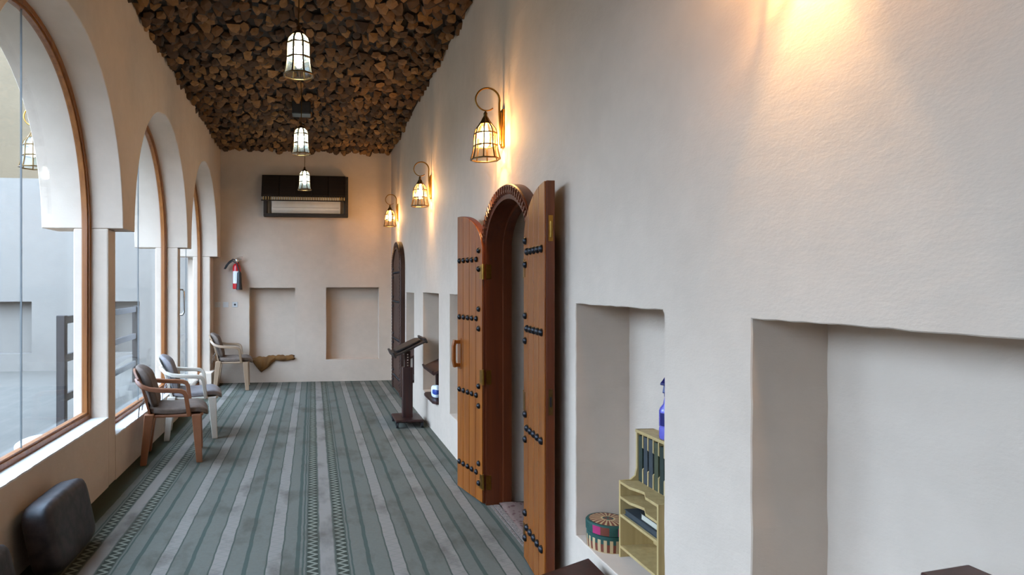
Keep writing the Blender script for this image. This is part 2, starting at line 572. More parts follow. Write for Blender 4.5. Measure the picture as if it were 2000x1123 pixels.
# ---- right wall with niches and a doorway
NICHES = [('near', 0.72, 1.735, 0.33, 1.455, 0.235), ('shelf', 2.195, 2.99, 0.33, 1.462, 0.27), ('c', 5.16, 5.88, 0.345, 1.47, 0.2),
          ('b', 6.39, 7.335, 0.335, 1.468, 0.2), ('a', 7.98, 8.69, 0.31, 1.455, 0.2)]
D1C, D1A, D1S = 3.96, 0.49, 1.80      # doorway centre, half width, springing
def arch(c, a, b, zs, n=28, y_from_right=False, pw=2.0):
    pts = []
    for k in range(n + 1):
        t = math.pi * k / n
        pts.append((c - a * math.cos(t), zs + b * math.sin(t) ** (2.0 / pw)))
    return pts
def build_right_wall():
    m = MB()
    outer = [(YB, 0.0), (D1C - D1A, 0.0)] + arch(D1C, D1A, 0.36, D1S) + [(D1C + D1A, 0.0), (YE, 0.0), (YE, 4.1), (YB, 4.1)]
    loops = [outer]
    holes = []
    for nm, y0, y1, z0, z1, dp in NICHES:
        r = 0.012
        h = wobble([(y0, z0), (y1, z0), (y1, z1), (y0 + r, z1), (y0, z1 - r * 1.6)], 0.05, 0.0022)
        holes.append((h, dp)); loops.append(h)
    tris = tessellate_polygon([[Vector((a, b, 0)) for a, b in lp] for lp in loops])
    flat = [p for lp in loops for p in lp]
    i = m.addv([(XR, a, b) for a, b in flat])
    for t in tris:
        m.face([i + q for q in t])
    # reveals: small rounded lip, then side, then back
    for h, dp in holes:
        cy = sum(p[0] for p in h) / len(h); cz = sum(p[1] for p in h) / len(h)
        n = len(h)
        def inset(d):
            res = []
            for a, b in h:
                res.append((a + (d if a < cy else -d) * (1 if abs(a - cy) > 0.3 else 0), b + (d if b < cz else -d) * (1 if abs(b - cz) > 0.5 else 0)))
            return res
        r0 = m.addv([(XR, a, b) for a, b in h])
        r1 = m.addv([(XR + 0.004, a, b) for a, b in inset(0.003)])
        r2 = m.addv([(XR + dp, a, b) for a, b in inset(0.012)])
        for p, q in ((r0, r1), (r1, r2)):
            for k in range(n):
                e = (k + 1) % n
                m.face([p + k, p + e, q + e, q + k])
        t2 = tessellate_polygon([[Vector((a, b, 0)) for a, b in inset(0.012)]])
        for t in t2:
            m.face([r2 + q for q in t])
    # doorway reveal through the thick wall
    dr = [(D1C - D1A, 0.0)] + arch(D1C, D1A, 0.36, D1S) + [(D1C + D1A, 0.0)]
    r0 = m.addv([(XR, a, b) for a, b in dr]); r1 = m.addv([(XR + 1.0, a, b) for a, b in dr])
    for k in range(len(dr) - 1):
        m.face([r0 + k, r0 + k + 1, r1 + k + 1, r1 + k])
    me = bpy.data.meshes.new('wall_right')
    me.from_pydata(m.v, [], m.f); me.materials.append(M['plaster'])
    bm = bmesh.new(); bm.from_mesh(me)
    bmesh.ops.remove_doubles(bm, verts=bm.verts, dist=1e-5)
    bmesh.ops.recalc_face_normals(bm, faces=bm.faces)
    bm.to_mesh(me); bm.free()
    return struct(link('wall_right', me), 'long cream plaster wall with square niches and an arched doorway')
wall_right = build_right_wall()
# closed room behind the doorway
br = MB()
def inner_room(m, x0, x1, y0, y1, z0, z1, gap):
    i = m.addv([(x0, y0, z0), (x1, y0, z0), (x1, y1, z0), (x0, y1, z0), (x0, y0, z1), (x1, y0, z1), (x1, y1, z1), (x0, y1, z1)])
    for q in ((0, 1, 2, 3), (4, 7, 6, 5), (0, 4, 5, 1), (1, 5, 6, 2), (2, 6, 7, 3)):
        m.face([i + a for a in q])
inner_room(br, XR + 1.0, 4.5, 2.4, 6.0, 0.0, 3.2, None)
# its front wall around the doorway
br.box(XR + 0.98, XR + 1.0, 2.4, D1C - D1A, 0, 3.2); br.box(XR + 0.98, XR + 1.0, D1C + D1A, 6.0, 0, 3.2)
br.box(XR + 0.98, XR + 1.0, D1C - D1A, D1C + D1A, 2.16, 3.2)
struct(br.build('wall_back_room', 'room_dark'), 'dim plain room beyond the open arched door')
tf = MB(); tf.box(XR + 0.051, XR + 1.1, D1C - D1A - 0.1, D1C + D1A + 0.1, -0.03, 0.0)
struct(tf.build('floor_doorway', 'concrete'), 'threshold floor inside the doorway')

# ---- end wall with two shallow niches
def build_end_wall():
    m = MB()
    x0, x1 = -1.95, 1.4
    outer = [(x0, 0.0), (x1, 0.0), (x1, 4.1), (x0, 4.1)]
    hs = [wobble([(-1.003, 0.36), (-0.285, 0.36), (-0.285, 1.508), (-1.003, 1.508)], 0.06, 0.002), wobble([(0.213, 0.352), (1.07, 0.352), (1.07, 1.515), (0.213, 1.515)], 0.06, 0.002)]
    loops = [outer] + hs
    tris = tessellate_polygon([[Vector((a, b, 0)) for a, b in lp] for lp in loops])
    flat = [p for lp in loops for p in lp]
    i = m.addv([(a, YE, b) for a, b in flat])
    for t in tris:
        m.face([i + q for q in t])
    for h in hs:
        n = len(h)
        r0 = m.addv([(a, YE, b) for a, b in h]); r1 = m.addv([(a, YE + 0.17, b) for a, b in h])
        for k in range(n):
            e = (k + 1) % n
            m.face([r0 + k, r0 + e, r1 + e, r1 + k])
        for t in tessellate_polygon([[Vector((a, b, 0)) for a, b in h]]):
            m.face([r1 + q for q in t])
    return struct(m.build('wall_end', 'plaster', weld=True), 'cream plaster end wall with two shallow niches')
wall_end = build_end_wall()
bw = MB(); bw.box(-2.05, 1.4, YB - 0.15, YB, 0, 4.1)
struct(bw.build('wall_rear', 'plaster'), 'plain plaster wall closing the gallery')

# ---- left wall: arcade
SPR = 1.985; RISE = 1.25
ARCHES = [(-2.17, 0.07), (0.36, 2.60), (2.895, 5.13), (5.45, 7.685), (7.914, 10.03)]
XO = -2.05
def larch(y0, y1, n=36, inset=0.0):
    c = (y0 + y1) / 2; hw = (y1 - y0) / 2 - inset
    pts = []
    for k in range(n + 1):
        t = math.pi * k / n
        d = -math.cos(t)
        z = (1 - abs(d) ** 2.25) ** 0.5 * 0.95 + (1 - abs(d)) * 0.05
        pts.append((c + hw * d, SPR + (RISE - inset) * z))
    return pts
poly = [(YB, SPR)]
for y0, y1 in ARCHES:
    poly += larch(y0, y1)
poly += [(YE + 0.02, SPR), (YE + 0.02, 4.1), (YB, 4.1)]
lw = MB(); lw.prism(poly, XO, XL, 'x')
wall_left = struct(lw.build('wall_left', 'plaster', smooth=35, bevel=0.006), 'thick cream plaster arcade wall with tall pointed arches')
PIERS = [(YB, -2.17), (0.07, 0.36), (2.60, 2.895), (5.13, 5.45), (7.685, 7.914), (10.03, YE)]
for k, (a, b) in enumerate(PIERS):
    p = MB()
    fb = b if k in (0, 5) else b - (0.14 if k < 4 else 0.10)
    p.prism([(XP, a), (XP, fb), (-1.69, b), (-1.82, b), (-1.82, a)], 0, SPR, 'z')
    p.build('pier', 'plaster', wall_left, bevel=0.012)
SILLS = [0.53, 0.53, 0.535, 0.36, 0.045]
for k, (y0, y1) in enumerate(ARCHES):
    z = SILLS[k]
    a = PIERS[k][1] - (0.0 if k == 0 else (0.14 if k < 4 else 0.10)); b = y1
    p = MB(); p.box(-1.82, XP, a, b, 0, z - 0.012)
    p.build('parapet', 'plaster', wall_left)
    s = MB(); s.prism(wobble([(-1.80, a), (-1.80, b), (XP + 0.002, b), (XP + 0.002, a)], 0.05, 0.003, skip=(0, 1, 3)), z - 0.012, z, 'z')
    s.build('window_sill', 'sill', wall_left)

# ---- glazing
GX = -1.715
def offset_outline(y0, y1, z0, ins):
    return [(y0 + ins, z0 + ins)] + larch(y0, y1, inset=ins) + [(y1 - ins, z0 + ins)]
for k, (y0, y1) in enumerate(ARCHES):
    isdoor = (k == 4)
    z0 = SILLS[k]
    root = struct(empty(('door_3' if isdoor else 'window_%d' % (k + 1)), (GX, (y0 + y1) / 2, z0)))
    root['label'] = ['arched window with timber frame behind the camera', 'arched timber framed window beside the camera', 'nearest tall arched window with orange timber frame', 'middle arched window with timber frame behind the chairs',
                     'arched glazed door with chrome pull handle by the end wall'][k]
    inv = Matrix.Translation((-GX, -(y0 + y1) / 2, -z0))
    def loc(m):
        m.v = [tuple(inv @ Vector(p)) for p in m.v]
        return m
    o = offset_outline(y0 - 0.004, y1 + 0.004, z0, 0.0); i_ = offset_outline(y0, y1, z0, 0.048)
    # moulded frame: stepped sweep (room side lip, glazing rebate)
    m = MB()
    for (xa, xb, oo, ii) in ((-1.745, -1.688, 0.0, 0.034), (-1.738, -1.70, 0.030, 0.05)):
        po = offset_outline(y0 - 0.004, y1 + 0.004, z0, oo); pi_ = offset_outline(y0, y1, z0, ii)
        n = len(po)
        r = [m.addv([(x, p[0], p[1]) for p in q]) for x, q in ((xa, po), (xb, po), (xb, pi_), (xa, pi_))]
        for s in range(4):
            aa, bb = r[s], r[(s + 1) % 4]
            for q in range(n):
                e = (q + 1) % n
                m.face([aa + q, aa + e, bb + e, bb + q])
    loc(m).build('frame', 'frame_wood', root, smooth=40)
    # two panes meeting at a silicone joint
    full = offset_outline(y0, y1, z0, 0.046)
    c = (y0 + y1) / 2
    top = max(p[1] for p in full)
    for side in (0, 1):
        if side == 0:
            pts = [p for p in full if p[0] < c - 0.006] + [(c - 0.002, top), (c - 0.002, z0 + 0.046)]
        else:
            pts = [(c + 0.002, z0 + 0.046), (c + 0.002, top)] + [p for p in full if p[0] > c + 0.006]
        g = MB(); g.prism(pts, GX - 0.005, GX + 0.003, 'x')
        loc(g).build('pane', 'glass', root)
    j = MB(); j.box(GX - 0.006, GX + 0.004, c - 0.0022, c + 0.0022, z0 + 0.04, top)
    loc(j).build('glazing_joint', 'joint', root)
    if isdoor:
        h = MB(); hy = c - 0.50
        hp = [(GX + 0.003, hy, 1.17), (GX + 0.05, hy, 1.17), (GX + 0.07, hy, 1.20), (GX + 0.07, hy, 1.46), (GX + 0.05, hy, 1.49), (GX + 0.003, hy, 1.49)]
        h.tube(hp, 0.013, 10)
        loc(h).build('pull_handle', 'chrome', root, smooth=60)
        h = MB(); h.box(GX - 0.012, GX + 0.012, y0 + 0.05, y1 - 0.05, z0 + 0.046, z0 + 0.10)
        loc(h).build('bottom_rail', 'chrome', root, bevel=0.003)
# plinth between the glazed door and the end wall
pl = MB(); pl.box(-1.68, -1.50, 9.78, YE, 0, 0.24)
pl.build('plinth', 'plaster', wall_left, bevel=0.01)

# ---- ceiling of packed palm butts
cb = MB()
i = cb.addv([(-1.5, YB, ceil_z(YB) + 0.06), (XR + 0.03, YB, ceil_z(YB) + 0.06), (XR + 0.03, YE + .05, ceil_z(YE) + 0.06), (-1.5, YE + .05, ceil_z(YE) + 0.06),
             (-1.5, YB, 4.25), (XR + 0.03, YB, 4.25), (XR + 0.03, YE + .05, 4.25), (-1.5, YE + .05, 4.25)])
for q in ((0, 3, 2, 1), (4, 5, 6, 7), (0, 1, 5, 4), (1, 2, 6, 5), (2, 3, 7, 6), (3, 0, 4, 7)):
    cb.face([i + a for a in q])
ceiling = struct(cb.build('ceiling', 'ceil_back'), 'dark ceiling packed with tan palm wood butts')
def chip_mesh(seed):
    rr = random.Random(seed)
    w = rr.uniform(0.095, 0.15); h = rr.uniform(0.08, 0.12); kind = rr.random()
    base = []
    if kind < 0.72:      # triangle-like with flat lower edge
        base = [(-w / 2, -h / 2), (w / 2, -h / 2 + rr.uniform(-.01, .01)), (w * 0.42, -h * 0.1), (w * rr.uniform(0.1, 0.25), h * 0.42), (w * rr.uniform(-0.2, 0.0), h * 0.5), (-w * 0.38, h * rr.uniform(-0.1, 0.2))]
    else:               # rounded lump
        n = 7
        for k in range(n):
            t = 2 * math.pi * k / n + rr.uniform(-0.25, 0.25)
            q = rr.uniform(0.75, 1.05)
            base.append((w / 2 * math.cos(t) * q, h / 2 * math.sin(t) * q))
    m = MB()
    th = rr.uniform(0.03, 0.05)
    n = len(base)
    cx = sum(p[0] for p in base) / n; cy = sum(p[1] for p in base) / n
    a = m.addv([(x, y, 0.0) for x, y in base])
    f = m.addv([(cx + (x - cx) * 0.86, cy + (y - cy) * 0.86, th * rr.uniform(0.7, 1.0)) for x, y in base])
    bk = m.addv([(cx + (x - cx) * 0.55, cy + (y - cy) * 0.55, -0.06) for x, y in base])
    ctr = m.addv([(cx + rr.uniform(-.01, .01), cy + rr.uniform(-.01, .01), th * rr.uniform(1.0, 1.3))])
    for k in range(n):
        e = (k + 1) % n
        m.cur = 1
        m.face([a + k, a + e, f + e, f + k]); m.face([bk + k, bk + e, a + e, a + k])
        m.cur = 0
        m.face([f + k, f + e, ctr])
    return m
VAR = [chip_mesh(100 + s) for s in range(14)]
VMESH = [v.mesh('palm_butt', ['chips', 'bark']) for v in VAR]
spots = []
y = 2.6
row = 0
while y < YE - 0.02:
    x = XL + 0.0 + (0.05 if row % 2 else 0.0)
    while x < XR:
        spots.append((x + random.uniform(-.02, .02), y + random.uniform(-.03, .03)))
        x += random.uniform(0.085, 0.12)
    y += 0.112
    row += 1
stuff = MB()
cand = []
for (x, y) in spots:
    x = min(max(x, XL - 0.01), XR + 0.005)
    tilt = math.radians(random.uniform(35, 72))      # 0 = facing straight down, 90 = facing the camera end
    R = Matrix.Rotation(random.uniform(-0.35, 0.35), 4, 'Z') @ Matrix.Rotation(math.pi - tilt, 4, 'X') @ Matrix.Rotation(math.pi + random.uniform(-0.4, 0.4), 4, 'Z') @ Matrix.Rotation(random.uniform(-.3, .3), 4, 'Y')
    # face normal is +Z of the chip: turned to point down and towards the near end
    z = ceil_z(y) + 0.05 + random.uniform(-0.03, 0.03)
    T = Matrix.Translation((x, y, z)) @ R @ Matrix.Diagonal((1, 1, 1, 1)).to_4x4()
    cand.append((y, T, random.randrange(14)))
vis = sorted([c for c in cand if c[0] >= 4.72], key=lambda c: c[0])[:300]
visid = set(id(c) for c in vis)
for c in vis:
    o = link('palm_butt', VMESH[c[2]], ceiling)
    o.matrix_local = c[1]
for c in cand:
    if id(c) in visid:
        continue
    v = VAR[c[2]]
    off = len(stuff.v)
    stuff.v += [tuple(c[1] @ Vector(p)) for p in v.v]
    for f, mi in zip(v.f, v.mi):
        stuff.cur = mi
        stuff.face([off + q for q in f])
so = stuff.build('palm_butts', ['chips', 'bark'], ceiling)
so['kind'] = 'stuff'

# ------------------------------------------------------------------ courtyard outside
g = MB(); g.box(-16, -1.82, -6, 15, -0.06, -0.02)
struct(g.build('floor_courtyard', 'concrete'), 'pale grey courtyard paving outside the arches')
def build_court_wall():
    m = MB()
    y0 = 12.35
    outer = [(-14, -0.05), (-1.9, -0.05), (-1.9, 3.5), (-14, 3.5)]
    hs = [[(-6.4, 0.3), (-5.1, 0.3), (-5.1, 1.25), (-6.4, 1.25)], [(-3.75, 0.3), (-3.2, 0.3), (-3.2, 1.25), (-3.75, 1.25)]]
    loops = [outer] + hs
    i = m.addv([(a, y0, b) for lp in loops for a, b in lp])
    for t in tessellate_polygon([[Vector((a, b, 0)) for a, b in lp] for lp in loops]):
        m.face([i + q for q in t])
    for h in hs:
        r0 = m.addv([(a, y0, b) for a, b in h]); r1 = m.addv([(a, y0 + 0.25, b) for a, b in h])
        for k in range(4):
            e = (k + 1) % 4
            m.face([r0 + k, r0 + e, r1 + e, r1 + k])
        m.face([r1, r1 + 1, r1 + 2, r1 + 3])
    b0 = m.addv([(-14, y0, 3.5), (-1.9, y0, 3.5), (-1.9, y0 + 0.4, 3.5), (-14, y0 + 0.4, 3.5), (-14, y0 + .4, -.05), (-1.9, y0 + .4, -.05)])
    m.face([b0, b0 + 1, b0 + 2, b0 + 3]); m.face([b0 + 3, b0 + 2, b0 + 5, b0 + 4])
    return struct(m.build('wall_courtyard', 'plaster_out', weld=True), 'white courtyard wall with a niche seen through the arches')
build_court_wall()
m = MB(); m.box(-14, -1.0, 14.2, 14.6, -0.05, 8.5)
struct(m.build('wall_courtyard_far', 'plaster_beige'), 'tall beige rendered wall beyond the courtyard')
m = MB(); m.box(-14.4, -14, -6, 14.6, -0.05, 3.5)
struct(m.build('wall_courtyard_side', 'plaster_out'), 'far side wall of the courtyard')

m = MB(); m.box(-14.4, -2.05, -6.4, -6.0, -0.05, 3.5)  # unseen wall, added to keep skylight off the piers and soffits
struct(m.build('wall_sky_blocker', 'plaster_out'), 'plain unseen wall added to block sky light at the near courtyard side')

rail = empty('timber_railing', (-2.76, 7.45, -0.02))
tag(rail, 'grey timber railing with three bars standing outside the arches', 'railing')
rd = Vector((-0.10, 3.35, 0))
for q in (0.0, 1.0):
    p = MB(); p.box(-0.045, 0.045, -0.045, 0.045, 0, 1.235)
    p.build('post', 'rail_wood', rail, loc=rd * q, bevel=0.006)
for z in (0.31, 0.75, 1.18):
    p = MB()
    p.strip([(0, 0.045, z), (rd.x, rd.y - 0.045, z)], (0, 0, 1), 0.085, 0.04)
    p.build('rail', 'rail_wood', rail, bevel=0.005)
m = MB(); m.puff((0, 0, 0.05), (0.22, 0.14, 0.05), 3.0, 6)
tag(m.build('folded_cloth', 'red_cloth', loc=(-5.55, 10.3, -0.02), smooth=60), 'dark red folded cloth lying on the courtyard paving', 'cloth')
m = MB(); m.puff((0, 0, 0.07), (0.30, 0.24, 0.08), 2.6, 8)
tag(m.build('white_sack', 'white', loc=(-2.45, 6.35, -0.02), smooth=60), 'pale sack lying on the paving under the nearest window', 'sack')

# ------------------------------------------------------------------ lamps
BELL = [(0.10, 0.0), (0.20, 0.02), (0.46, 0.10), (0.68, 0.19), (0.77, 0.30), (0.79, 0.45), (0.79, 0.62), (0.83, 0.75), (0.92, 0.90), (1.0, 1.0)]
BELL_SLIM = [(0.10, 0.0), (0.16, 0.03), (0.26, 0.10), (0.42, 0.18), (0.66, 0.29), (0.76, 0.40), (0.78, 0.55), (0.79, 0.68), (0.86, 0.82), (1.0, 1.0)]
def bell_parts(root, R, Hh, glass, metal, bulbmat, ztop, n=8, cx=0.0, cy=0.0, shape=BELL, rings=(4, 6, 9), capk=2):
    """panelled bell lantern hanging from ztop down by Hh"""
    prof = [(r * R, ztop - t * Hh) for r, t in shape]
    def P(k, r, z, rr=1.0):
        a = 2 * math.pi * (k + 0.5) / n
        return (cx + r * rr * math.cos(a), cy + r * rr * math.sin(a), z)
    # one pane mesh, turned around the axis
    pm = MB()
    for (r0, z0), (r1, z1) in zip(prof[capk:-1], prof[capk + 1:]):
        a0 = -math.pi / n; a1 = math.pi / n
        i = pm.addv([(r0 * math.cos(a0), r0 * math.sin(a0), z0), (r0 * math.cos(a1), r0 * math.sin(a1), z0), (r1 * math.cos(a1), r1 * math.sin(a1), z1), (r1 * math.cos(a0), r1 * math.sin(a0), z1)])
        pm.face([i, i + 1, i + 2, i + 3])
    pme = pm.mesh('pane', glass)
    for k in range(n):
        link('pane', pme, root, (cx, cy, 0), (0, 0, 2 * math.pi * (k + 1) / n))
    rm = MB()
    rm.tube([(r * 1.0, 0, z) for r, z in prof], 0.0052, 6)
    rme = rm.mesh('rib', metal, smooth=60)
    for k in range(n):
        link('rib', rme, root, (cx, cy, 0), (0, 0, 2 * math.pi * (k + 0.5) / n))
    for idx in rings:
        r, z = prof[idx]
        q = MB(); q.tube([P(k, r, z) for k in range(n)], 0.0055, 6, closed=True)
        q.build('ring', metal, root, smooth=60)
    cpm = MB(); cpm.lathe([(0.006, ztop + 0.035), (0.014, ztop + 0.02), (0.012, ztop + 0.01), (R * 0.17, ztop - 0.006)] + [(r * 1.04, z) for r, z in prof[1:capk + 1]] + [(prof[capk][0] * 0.9, prof[capk][1] - 0.002)], 16, (cx, cy, 0))
    cpm.build('cap', metal, root, smooth=40)
    bm_ = MB(); bm_.lathe([(0.010, ztop - 0.16 * Hh), (0.016, ztop - 0.30 * Hh), (0.024, ztop - 0.36 * Hh), (0.026, ztop - 0.5 * Hh), (0.024, ztop - 0.66 * Hh), (0.008, ztop - 0.72 * Hh)], 14, (cx, cy, 0))
    bm_.build('bulb', bulbmat, root, smooth=60)
def lamp_light(root, name, col, watt, loc, rad=0.035):
    ld = bpy.data.lights.new(name, 'POINT')
    ld.energy = watt; ld.color = col; ld.shadow_soft_size = rad
    lo = bpy.data.objects.new(name, ld); COL.objects.link(lo)
    lo.parent = root; lo.location = loc
    return lo

def make_sconce(glass='lamp_warm', bulb='bulb_warm'):
    """wall at local x=0, lantern hangs at x=-0.125; z=0 is the lantern rim"""
    r = empty('wall_sconce')
    p = MB(); p.box(-0.016, 0.0, -0.028, 0.028, 0.08, 0.335); p.box(-0.026, -0.012, -0.018, 0.018, 0.10, 0.315)
    p.build('wall_plate', 'brass', r, bevel=0.003)
    a = MB()
    path = [(-0.02, 0, 0.15), (-0.026, 0, 0.22), (-0.03, 0, 0.30)]
    cxx, czz, rad = -0.11, 0.395, 0.082
    for k in range(27):
        t = math.radians(-12 + k * 12.2)
        rr = rad * (1.0 if k < 16 else 1.0 - (k - 16) * 0.022)
        path.append((cxx + rr * math.cos(t), 0, czz + rr * math.sin(t)))
    a.tube(path, [0.0075] * 3 + [0.0075 - 0.00012 * k for k in range(27)], 8)
    a.build('curled_arm', 'brass', r, smooth=60)
    bell_parts(r, 0.098, 0.285, glass, 'brass_dark', bulb, 0.285, cx=-0.125, shape=BELL_SLIM, rings=(5, 7, 9), capk=3)
    return r

def make_pendant():
    r = empty('pendant_lantern')
    bell_parts(r, 0.092, 0.265, 'lamp_cool', 'brass_dark', 'bulb_cool', 0.265)
    return r

# ------------------------------------------------------------------ sconces on the right wall
WARM = (1.0, 0.65, 0.30); COOL = (0.86, 1.0, 0.97)
SCONCES = [(4.17, 2.39, 'brass hook sconce glowing above the open arched door'), (6.80, 2.40, 'middle of the three brass hook sconces in view, lit amber'), (9.50, 2.43, 'small farthest brass sconce beside the end wall, lit amber'),
           (1.50, 2.40, 'brass sconce above the frame lighting the near wall')]
first = None
for k, (y, z, lab) in enumerate(SCONCES):
    if first is None:
        first = make_sconce(); r = first
    else:
        r = copy_tree(first)
    r.location = (XR, y, z)
    tag(r, lab, 'wall lamp', 'sconces on the long wall')
for k, (y, z, lab) in enumerate(SCONCES):
    pass
sc_roots = [o for o in bpy.data.objects if o.name.startswith('wall_sconce') and o.parent is None]
for r in sc_roots:
    lamp_light(r, 'sconce_light', WARM, SCONCE_W, (-0.125, 0, 0.125))
# sconce on the outer face of the arcade
oso = make_sconce('lamp_cool', 'bulb_dim')
oso.name = 'outdoor_sconce'
oso.location = (XO, 5.29, 2.47); oso.rotation_euler = (0, 0, 0)
tag(oso, 'hook sconce outside seen through the nearest window glass', 'wall lamp')

# ------------------------------------------------------------------ pendants
PEND = [(-0.085, 3.85, 2.80, 'largest cool white panelled bell lantern, nearest of the three on the ceiling'), (-0.111, 6.15, 2.80, 'middle bell lantern hanging just below the black ceiling box'), (-0.107, 8.45, 2.80, 'smallest bell lantern hanging before the wooden air conditioner cover')]
pfirst = None
for k, (x, y, z, lab) in enumerate(PEND):
    if pfirst is None:
        pfirst = make_pendant(); r = pfirst
    else:
        r = copy_tree(pfirst)
        for ch in list(r.children):
            if ch.name.startswith('cord'):
                bpy.data.objects.remove(ch)
    r.location = (x, y, z)
    tag(r, lab, 'pendant lamp', 'ceiling lanterns')
for r in [o for o in bpy.data.objects if o.name.startswith('pendant_lantern') and o.parent is None]:
    top = ceil_z(r.location.y) + 0.05 - r.location.z
    c = MB(); c.tube([(0, 0, 0.29), (0.004, 0, 0.5), (-0.004, 0, 0.75), (0, 0, top)], 0.0045, 6)
    c.build('cord', 'brass_dark', r)
    lamp_light(r, 'pendant_light', COOL, PENDANT_W, (0, 0, 0.12))

# black box on the ceiling
b = empty('ceiling_speaker', (-0.135, 7.75, ceil_z(7.75) - 0.13))
q = MB(); q.box(-0.11, 0.11, -0.09, 0.09, 0, 0.15); q.build('housing', 'black', b, bevel=0.008)
q = MB(); q.box(-0.10, 0.10, -0.096, -0.088, 0.012, 0.138); q.build('front_grille', 'rubber', b)
q = MB(); q.box(-0.03, 0.03, -0.03, 0.03, 0.15, 0.20); q.build('bracket', 'black', b)
tag(b, 'small black box fixed to the palm wood ceiling', 'speaker')

# ------------------------------------------------------------------ wooden double doors
LW = 0.425
def leaf_top(u, w=LW, z0=1.79, rise=0.285):
    t = 1 - max(0, min(1, u / w))
    return z0 + rise * math.sqrt(max(0.0, 1 - t * t))
def make_leaf(root, hinge, ang, s, handle, lockside, mats=('teak', 'teak_dark'), planks=4, plain=False, w=LW):
    """u runs from the hinge (0) to the free edge; s is the sign of the boarded side along local y"""
    T = 0.044
    lf_out = [(0, 0.012)] + [(w, 0.012)] + [(w * k / 16, leaf_top(w * k / 16, w)) for k in range(16, -1, -1)]
    m = MB(); m.prism(lf_out, 0.0 if s < 0 else -T, T if s < 0 else 0.0, 'y')
    leaf = m.build('leaf', mats[1], root, loc=hinge, rot=(0, 0, ang), bevel=0.003)
    pw = w / planks
    for k in range(planks):
        a = k * pw + 0.0025; b_ = (k + 1) * pw - 0.0025
        out = [(a, 0.014), (b_, 0.014)] + [(a + (b_ - a) * q / 6, leaf_top(a + (b_ - a) * q / 6, w) - 0.003) for q in range(6, -1, -1)]
        p = MB(); p.prism(out, 0, s * 0.010, 'y')
        p.build('plank', mats[0], leaf, bevel=0.0025)
    sm = MB(); 
    for (r0, z0), (r1, z1) in ():
        pass
    prof = [(0.021, 0.0), (0.0205, 0.006), (0.017, 0.013), (0.010, 0.018), (0.003, 0.020)]
    sm.lathe(prof, 12)
    sme = sm.mesh('stud', 'stud', smooth=60)
    for zc in (0.21, 0.76, 1.31, 1.735):
        pts = [(w * (0.21 + 0.17 * k), zc) for k in range(5)] + [(w * 0.12, zc + 0.070), (w * 0.12, zc - 0.070)]
        if zc > 1.7:
            pts = [(w * (0.21 + 0.17 * k), zc) for k in range(5)] + [(w * 0.12, zc + 0.062), (w * 0.12, zc - 0.070)]
        for (u, z) in pts:
            link('stud', sme, leaf, (u, s * 0.009, z), (-s * math.pi / 2, 0, 0))
    if not plain:
        for zc in (0.16, 0.90, 1.645):
            h = MB()
            h.tube([(-0.004, s * 0.004, zc - 0.055), (-0.004, s * 0.004, zc + 0.055)], 0.008, 8)
            h.box(0.0, 0.036, min(0.0095 * s, 0.0125 * s), max(0.0095 * s, 0.0125 * s), zc - 0.05, zc + 0.05)
            h.build('hinge', 'brass', leaf, smooth=40)
    if handle:
        h = MB()
        u = w - 0.055
        h.box(u - 0.022, u + 0.022, min(0.009 * s, 0.016 * s), max(0.009 * s, 0.016 * s), 0.915, 1.15)
        for z in (0.945, 1.12):
            h.box(u - 0.014, u + 0.014, min(0.012 * s, 0.055 * s), max(0.012 * s, 0.055 * s), z - 0.014, z + 0.014)
        h.strip([(u, s * 0.052, 0.93), (u - 0.004, s * 0.066, 0.98), (u - 0.004, s * 0.066, 1.09), (u, s * 0.052, 1.135)], (1, 0, 0), 0.032, 0.024)
        h.build('handle', 'teak', leaf, bevel=0.004)
    if lockside:
        h = MB(); yc = -s * T / 2
        h.box(w - 0.001, w + 0.003, yc - 0.011, yc + 0.011, 1.77, 1.90)
        h.tube([(w + 0.006, yc, 1.79), (w + 0.006, yc, 1.87)], 0.006, 8)
        h.build('flush_bolt', 'brass', leaf, smooth=40)
        h = MB(); h.box(w - 0.001, w + 0.002, yc - 0.011, yc + 0.011, 0.90, 1.03)
        h.build('strike_plate', 'brass_dark', leaf)
        h = MB(); h.box(w + 0.001, w + 0.003, yc - 0.005, yc + 0.005, 0.94, 0.99)
        h.build('keyhole', 'black', leaf)
    return leaf
